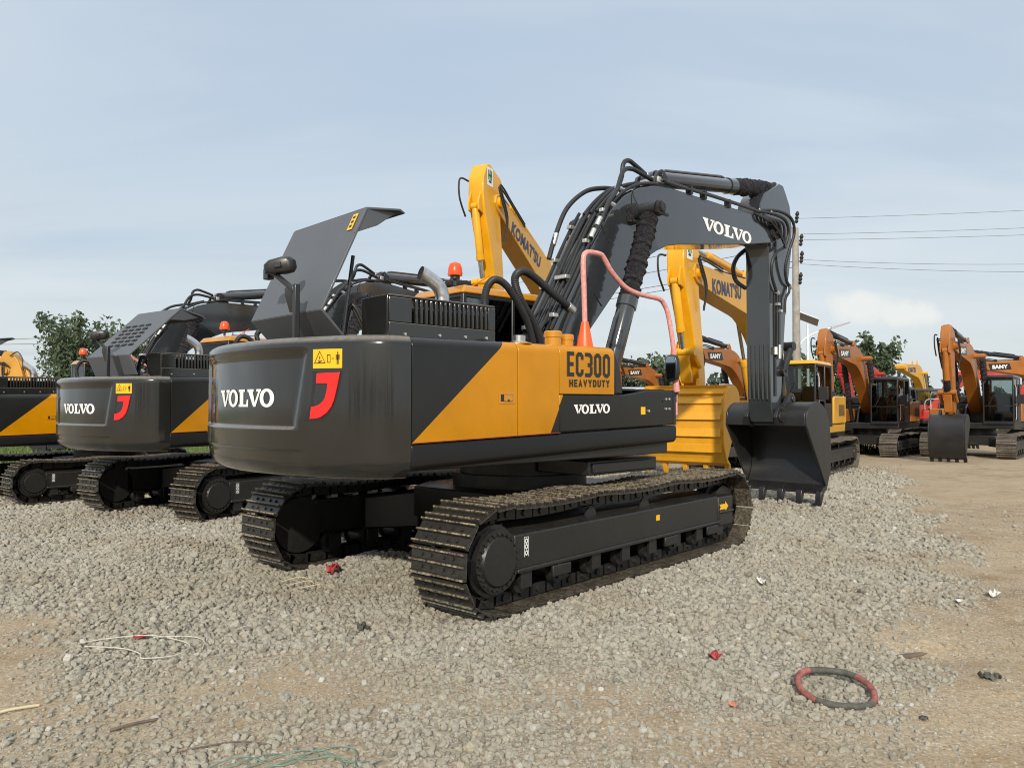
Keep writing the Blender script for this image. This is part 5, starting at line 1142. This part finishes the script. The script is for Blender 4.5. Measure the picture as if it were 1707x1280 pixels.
m = MB(); m.rod((0, 0, -.2), (0, 0, 5.55), [(0, .07), (1, .045)], 14); m.tube(spline([(-.02, 0, 3.9), (-.32, 0, 4.2), (-.30, 0, 4.75), (.1, 0, 5.1), (.75, 0, 5.35), (1.0, 0, 5.42)], 6), .028, 8); m.build('post', 'galv', sl)
m = MB(); m.hexa([(-.62, -.2, 6.12), (.38, -.2, 5.74), (.52, .28, 5.52), (-.48, .28, 5.90)], [(-.62, -.18, 6.16), (.38, -.18, 5.78), (.52, .30, 5.56), (-.48, .30, 5.94)]); pn = m.build('solar_panel', 'panel', sl)
m = MB(); m.tube([(-.63, -.2, 6.14), (.39, -.2, 5.76), (.53, .3, 5.53), (-.49, .3, 5.92)], .022, 6, closed=True); m.build('panel_frame', 'galv', pn)
m = MB(); m.hexa([(.95, -.12, 5.36), (1.75, -.1, 5.62), (1.75, .1, 5.62), (.95, .12, 5.36)], [(.95, -.1, 5.46), (1.75, -.08, 5.68), (1.75, .08, 5.68), (.95, .1, 5.46)]); m.build('lamp_head', 'panel', sl, bevel=.02)
M['roofm'] = simple('grey_corrugated_roof', (.42, .45, .48), .5, 0, 2, .15)
sh = empty('shed', (9.9, 52, gh(9.9, 52))); tag(sh, 'pale grey roofed shed seen low beside the side mirror', 'shed'); m = MB(); m.box(-2.2, 2.2, -2, 2, 0, 2.3); m.build('wall', 'film', sh)
m = MB(); m.loft([[(-2.5, -2.4, 2.25), (-2.5, 0, 3.4), (-2.5, 2.4, 2.25), (-2.5, 0, 3.3)], [(2.5, -2.4, 2.25), (2.5, 0, 3.4), (2.5, 2.4, 2.25), (2.5, 0, 3.3)]]); m.build('roof', 'roofm', sh)

# ------------------------------------------------------------------ small things
def at_upper(X, Y, Z):
    h = HD - US; return Vector((TX + X * sin(h) - Y * cos(h), TY + X * cos(h) + Y * sin(h), Z))
cp = at_upper(-.394, -1.30, 2.197); cn = empty('traffic_cone', cp, pi / 2 - HD + US); tag(cn, 'small orange cone standing on the yellow tank top around the foot of the pink handrail', 'traffic cone')
m = MB(); m.rod((0, 0, .012), (0, 0, .255), [(0, .085), (.05, .080), (1, .036)], 24); m.build('cone_body', 'cone', cn); m = MB(); m.plate([(-.10, -.10), (.10, -.10), (.10, .10), (-.10, .10)], 0, .014); m.build('base', 'cone', cn, bevel=.004)
# old ring, red and black
M['redold'] = simple('faded_red_rubber', (.27, .092, .078), .75, 0, 26, .5); M['blackold'] = simple('dusty_black_rubber', (.075, .074, .060), .75, 0, 22, .5)
rc = (1.87, 4.45); R_ = .205; m = MB(); k = 72; q = []
for i in range(k):
    a = 2 * pi * i / k; q.append((cos(a) * R_, sin(a) * R_, .006 * sin(3 * a)))
m.tube(q, .019, 12, closed=True)
def ringmat(deg): return 1 if (38 < deg < 118 or 222 < deg < 318) else 0
m.m = [ringmat((i // 12) * 360 / k) for i in range(len(m.f))]
ro = m.build('ring', ['redold', 'blackold']); ro.location = (*rc, gh(*rc) + .055); ro.rotation_euler = (radians(10), radians(2), radians(-6)); tag(ro, 'old red and black rubber ring lying on the dirt', 'ring')
def scrap(name, label, cat, x, y, pts, mat, dz=.02, rz=0., th=.003):
    r = np.random.default_rng(int(abs(x * 1000 + y * 77))); P = np.array(pts); lo, hi = P.min(0), P.max(0); n = 7; vs = []; ctr = (lo + hi) / 2; h = max(.012, hi[2] - lo[2]); k = len(P)
    ang = np.arctan2(P[:, 1] - ctr[1], P[:, 0] - ctr[0]); rad = np.hypot(P[:, 0] - ctr[0], P[:, 1] - ctr[1]); o_ = np.argsort(ang); N_ = 18
    m = MB(); rings = []
    for j in range(1, 5):
        ring = []
        for i in range(N_):
            t = -pi + 2 * pi * i / N_; R = np.interp(t, ang[o_], rad[o_], period=2 * pi) * (1 + r.normal() * .12) * j / 4 * .85
            ring.append((ctr[0] + R * cos(t), ctr[1] + R * sin(t), h * (.45 + .40 * sin(3 * t + j) * j / 4 + r.normal() * .22)))
        rings.append(ring)
    vs = [(ctr[0], ctr[1], h * .5)] + [p for q in rings for p in q]; fs = [(0, 1 + i, 1 + (i + 1) % N_) for i in range(N_)]
    for j in range(3): fs += [(1 + j * N_ + i, 1 + (j + 1) * N_ + i, 1 + (j + 1) * N_ + (i + 1) % N_, 1 + j * N_ + (i + 1) % N_) for i in range(N_)]
    m.add(vs, fs); o = m.build(name, mat, ang=25); o.location = (x, y, gh(x, y) + dz); o.rotation_euler.z = rz; so_ = o.modifiers.new('thickness', 'SOLIDIFY'); so_.thickness = th; tag(o, label, cat); return o
def rope(name, label, cat, pts, r, mat, lift=.02):
    m = MB(); P = spline([(x, y, gh(x, y) + lift + dz) for x, y, dz in pts], 8); m.tube(P, r, 7); tag(m.build(name, mat), label, cat)
M['redp'] = simple('red_plastic_scrap', (.30, .03, .032), .6); M['straw'] = simple('dry_straw', (.52, .45, .30), .8); M['twine'] = simple('white_twine', (.50, .47, .38), .8, 0, 40, .2); M['tealt'] = simple('green_twine', (.13, .20, .16), .6, 0, 20, .3); M['stickm'] = simple('dark_stick', (.13, .10, .075), .9, 0, 20, .3); M['paper'] = simple('white_paper', (.60, .59, .54), .7); M['bark2'] = simple('terracotta', (.50, .17, .10), .8)
quad_ = lambda a, b, h=.01: [(-a, -b, 0), (a * .9, -b * .8, h), (a, b, 0), (a * .2, b * 1.1, h * 1.5), (-a * .8, b * .9, h)]
scrap('plastic_scrap', 'red plastic scrap beside the white twine loop at lower left', 'scrap', -2.62, 5.42, quad_(.05, .035), 'redp', .035)
scrap('plastic_scrap', 'bright red plastic scrap on the gravel in front of the left crawler', 'scrap', -1.66, 7.12, quad_(.055, .06, .05), 'redp', .06)
scrap('plastic_scrap', 'small dark red scrap on the gravel above the rubber ring', 'scrap', 1.33, 5.03, quad_(.02, .05, .02), 'redp', .035)
scrap('potsherd', 'orange broken pot piece left of the rubber ring', 'scrap', 1.22, 4.25, quad_(.032, .02, .012), 'bark2', .01)
scrap('paper', 'crumpled white paper on the gravel behind the rubber ring', 'paper', 2.26, 6.95, quad_(.05, .035, .035), 'paper', .035)
scrap('paper', 'crumpled white paper on the dirt near the right edge', 'paper', 4.15, 6.62, quad_(.06, .035, .03), 'paper', .02)
scrap('paper', 'flat white paper strip left of the crumpled paper at the right edge', 'paper', 3.75, 6.45, quad_(.04, .012, .004), 'paper', .02)
scrap('rubber_scrap', 'dark lump of old rubber on the dirt far right of the ring', 'scrap', 2.88, 4.66, [(-.05, -.03, 0), (.05, -.035, .005), (.08, 0, .03), (.0, .03, .045), (-.06, .02, .02)], 'blackold', .0)
scrap('rubber_scrap', 'small black rubber bit right of the rubber ring near the bottom', 'scrap', 2.2, 4.12, quad_(.022, .014, .01), 'blackold', .005)
scrap('rubber_scrap', 'black rubber bit on pale gravel left of the front crawler', 'scrap', -1.07, 5.5, quad_(.03, .04, .04), 'blackold', .03)
m = MB(); m.loft([[(-.13, -.018, 0), (-.12, .02, .004), (-.12, .02, .020), (-.13, -.018, .016)], [(0, -.02, .0), (.01, .018, .003), (.01, .018, .022), (0, -.02, .018)], [(.11, -.012, .006), (.09, .016, .005), (.09, .016, .018), (.11, -.012, .016)]]); bo_ = m.build('board', 'stickm', bevel=.003); bo_.location = (2.72, 5.24, gh(2.72, 5.24) + .012); bo_.rotation_euler = (.06, -.08, .15); tag(bo_, 'grey weathered board end sticking from the dirt beside the gravel', 'board')
rope('twine', 'loop of white twine lying on gravel at lower left', 'twine', [(-2.98, 5.28, .01), (-2.80, 5.38, .02), (-2.55, 5.42, .025), (-2.30, 5.33, .02), (-2.17, 5.18, .02), (-2.20, 5.02, .015), (-2.38, 4.96, .02), (-2.45, 5.06, .02), (-2.62, 5.16, .02), (-2.90, 5.22, .01)], .004, 'twine')
rope('twine', 'second strand of pale twine beside the white loop', 'twine', [(-2.50, 5.36, .03), (-2.28, 5.40, .03), (-2.12, 5.28, .03), (-2.06, 5.12, .02)], .0035, 'twine')
rope('straw', 'pale dry straw at the left edge of the dirt', 'straw', [(-2.86, 4.12, .0), (-2.74, 4.19, .01), (-2.62, 4.27, .0)], .008, 'straw', .01)
rope('stick', 'short dark stick on the dirt at lower left', 'stick', [(-2.05, 3.93, .0), (-1.95, 3.98, .012), (-1.86, 4.05, .0)], .008, 'stickm', .01)
rope('stick', 'thin dark twig on the dirt at bottom left', 'stick', [(-1.60, 3.66, .0), (-1.35, 3.74, .01), (-1.15, 3.72, .0)], .004, 'stickm', .01)
for i in range(4):
    rope('twine', 'tangled green twine strands at the bottom edge', 'twine', [(-1.42 + .1 * i, 3.42 + .02 * i, 0), (-1.25 + .12 * i, 3.55 + .03 * i, .02), (-1.05 + .1 * i, 3.50 + .05 * i, .01), (-.9 + .07 * i, 3.62 - .06 * i, .02), (-.75 + .05 * i, 3.50 + .02 * i, 0)], .003, 'tealt', .012)
for o in [o for o in bpy.data.objects if o.get('label') == 'tangled green twine strands at the bottom edge']: o['group'] = 'green twine strands'
for i in range(3):
    rope('straw', 'dry yellow straw stems on the gravel in front of the left crawler', 'straw', [(-2.1 + .12 * i, 6.95 - .1 * i, .02), (-1.95 + .12 * i, 7.02 - .12 * i, .04), (-1.85 + .08 * i, 6.98 - .13 * i, .03)], .004, 'straw', .03)
for o in [o for o in bpy.data.objects if o.get('label') == 'dry yellow straw stems on the gravel in front of the left crawler']: o['group'] = 'straw stems'

# ------------------------------------------------------------------ light, sky, camera
TRAV = Vector((.08, 1, -.55)).normalized(); SUN = -TRAV
sd = bpy.data.lights.new('sun', 'SUN'); sd.energy = 4.0; sd.angle = radians(1.5); sd.color = (1., .92, .80); so = bpy.data.objects.new('sun', sd); COL.objects.link(so); so.rotation_euler = TRAV.to_track_quat('-Z', 'Y').to_euler(); so.location = (0, -10, 20)
w = bpy.data.worlds.new('World'); SC.world = w; w.use_nodes = True; nt = w.node_tree; bg = nt.nodes['Background']
sky = N(nt, 'ShaderNodeTexSky', sky_type='NISHITA'); sky.sun_disc = False; sky.sun_elevation = math.asin(SUN.z); sky.sun_rotation = atan2(SUN.x, SUN.y); sky.dust_density = 3.; sky.air_density = 1.2
tc = N(nt, 'ShaderNodeTexCoord').outputs['Generated']; sp = N(nt, 'ShaderNodeSeparateXYZ'); nt.links.new(tc, sp.inputs[0])
el = sp.outputs[2]
haze = ramp(nt, el, [(0., (.77, .84, .865)), (.06, (.75, .825, .86)), (.16, (.665, .755, .83)), (.30, (.60, .705, .82)), (.50, (.565, .675, .81)), (.72, (1.0, 1.06, 1.12)), (1., (1.15, 1.2, 1.25))])
# cloud layer seen in perspective
den = mathn(nt, 'ADD', mathn(nt, 'MAXIMUM', el, 0.), .16); cb = N(nt, 'ShaderNodeCombineXYZ')
nt.links.new(mathn(nt, 'DIVIDE', sp.outputs[0], den), cb.inputs[0]); nt.links.new(mathn(nt, 'DIVIDE', sp.outputs[1], den), cb.inputs[1])
mp = N(nt, 'ShaderNodeMapping'); mp.inputs['Rotation'].default_value = (0, 0, radians(35)); mp.inputs['Scale'].default_value = (.55, 1.5, 1); nt.links.new(cb.outputs[0], mp.inputs[0])
c1 = noise(nt, .75, 5, .52, mp.outputs[0], .5); c2 = noise(nt, .35, 3, .5, cb.outputs[0], .2)
veil = mathn(nt, 'MULTIPLY', mrange(nt, c1.outputs[0], .42, .70), mrange(nt, c2.outputs[0], .35, .65, .25, 1.))
skyc = mixrgb(nt, mathn(nt, 'MULTIPLY', veil, .75), haze, (.90, .95, .99))
dark = mathn(nt, 'MULTIPLY', mrange(nt, c1.outputs[0], .28, .47, 1., 0.), .5); skyc = mixrgb(nt, dark, skyc, (.47, .59, .77))
# low pale cumulus over the right-hand machines
def blob(u, v, wu, wv):
    a = (u - 853.5) / 1270.; e = (675 - v) / 1270.; 
    q = mathn(nt, 'DIVIDE', sp.outputs[0], mathn(nt, 'MAXIMUM', sp.outputs[1], .05)); r = mathn(nt, 'DIVIDE', el, mathn(nt, 'MAXIMUM', sp.outputs[1], .05))
    return mathn(nt, 'ADD', mathn(nt, 'POWER', mathn(nt, 'ABSOLUTE', mathn(nt, 'DIVIDE', mathn(nt, 'SUBTRACT', q, a), wu / 1270.)), 2.), mathn(nt, 'POWER', mathn(nt, 'ABSOLUTE', mathn(nt, 'DIVIDE', mathn(nt, 'SUBTRACT', r, e), wv / 1270.)), 2.))
cn_ = noise(nt, 22, 6, .6, tc)
b1 = mathn(nt, 'MINIMUM', blob(1440, 512, 62, 26), blob(1512, 522, 50, 24)); b1 = mathn(nt, 'ADD', b1, mathn(nt, 'MULTIPLY', mathn(nt, 'SUBTRACT', cn_.outputs[0], .5), 3.2))
puff = mrange(nt, b1, .35, 1.5, .78, 0.); skyc = mixrgb(nt, mathn(nt, 'MAXIMUM', puff, 0.), skyc, (.97, .97, .94))
sc10 = nt.nodes.new('ShaderNodeVectorMath'); sc10.operation = 'SCALE'; sc10.inputs['Scale'].default_value = 10.; nt.links.new(skyc, sc10.inputs[0])
nt.links.new(mixrgb(nt, .85, sky.outputs[0], sc10.outputs[0]), bg.inputs['Color']); bg.inputs['Strength'].default_value = .10
cd = bpy.data.cameras.new('camera'); cd.sensor_fit = 'HORIZONTAL'; cd.sensor_width = 36.; cd.lens = 1270. / 1707. * 36.; cd.clip_start = .1; cd.clip_end = 3000
cam = bpy.data.objects.new('camera', cd); COL.objects.link(cam); cam.location = (0, 0, 1.66); cam.rotation_euler = (pi / 2 + .0275, 0, 0); SC.camera = cam
SC.view_settings.view_transform = 'Standard'; SC.view_settings.look = 'None'; SC.view_settings.exposure = 0; SC.view_settings.gamma = 1
SC.render.engine = 'CYCLES'; SC.cycles.use_denoising = True; SC.cycles.filter_width = 1.05; SC.cycles.max_bounces = 6; SC.cycles.transparent_max_bounces = 12
SC.cycles.caustics_reflective = False; SC.cycles.caustics_refractive = False
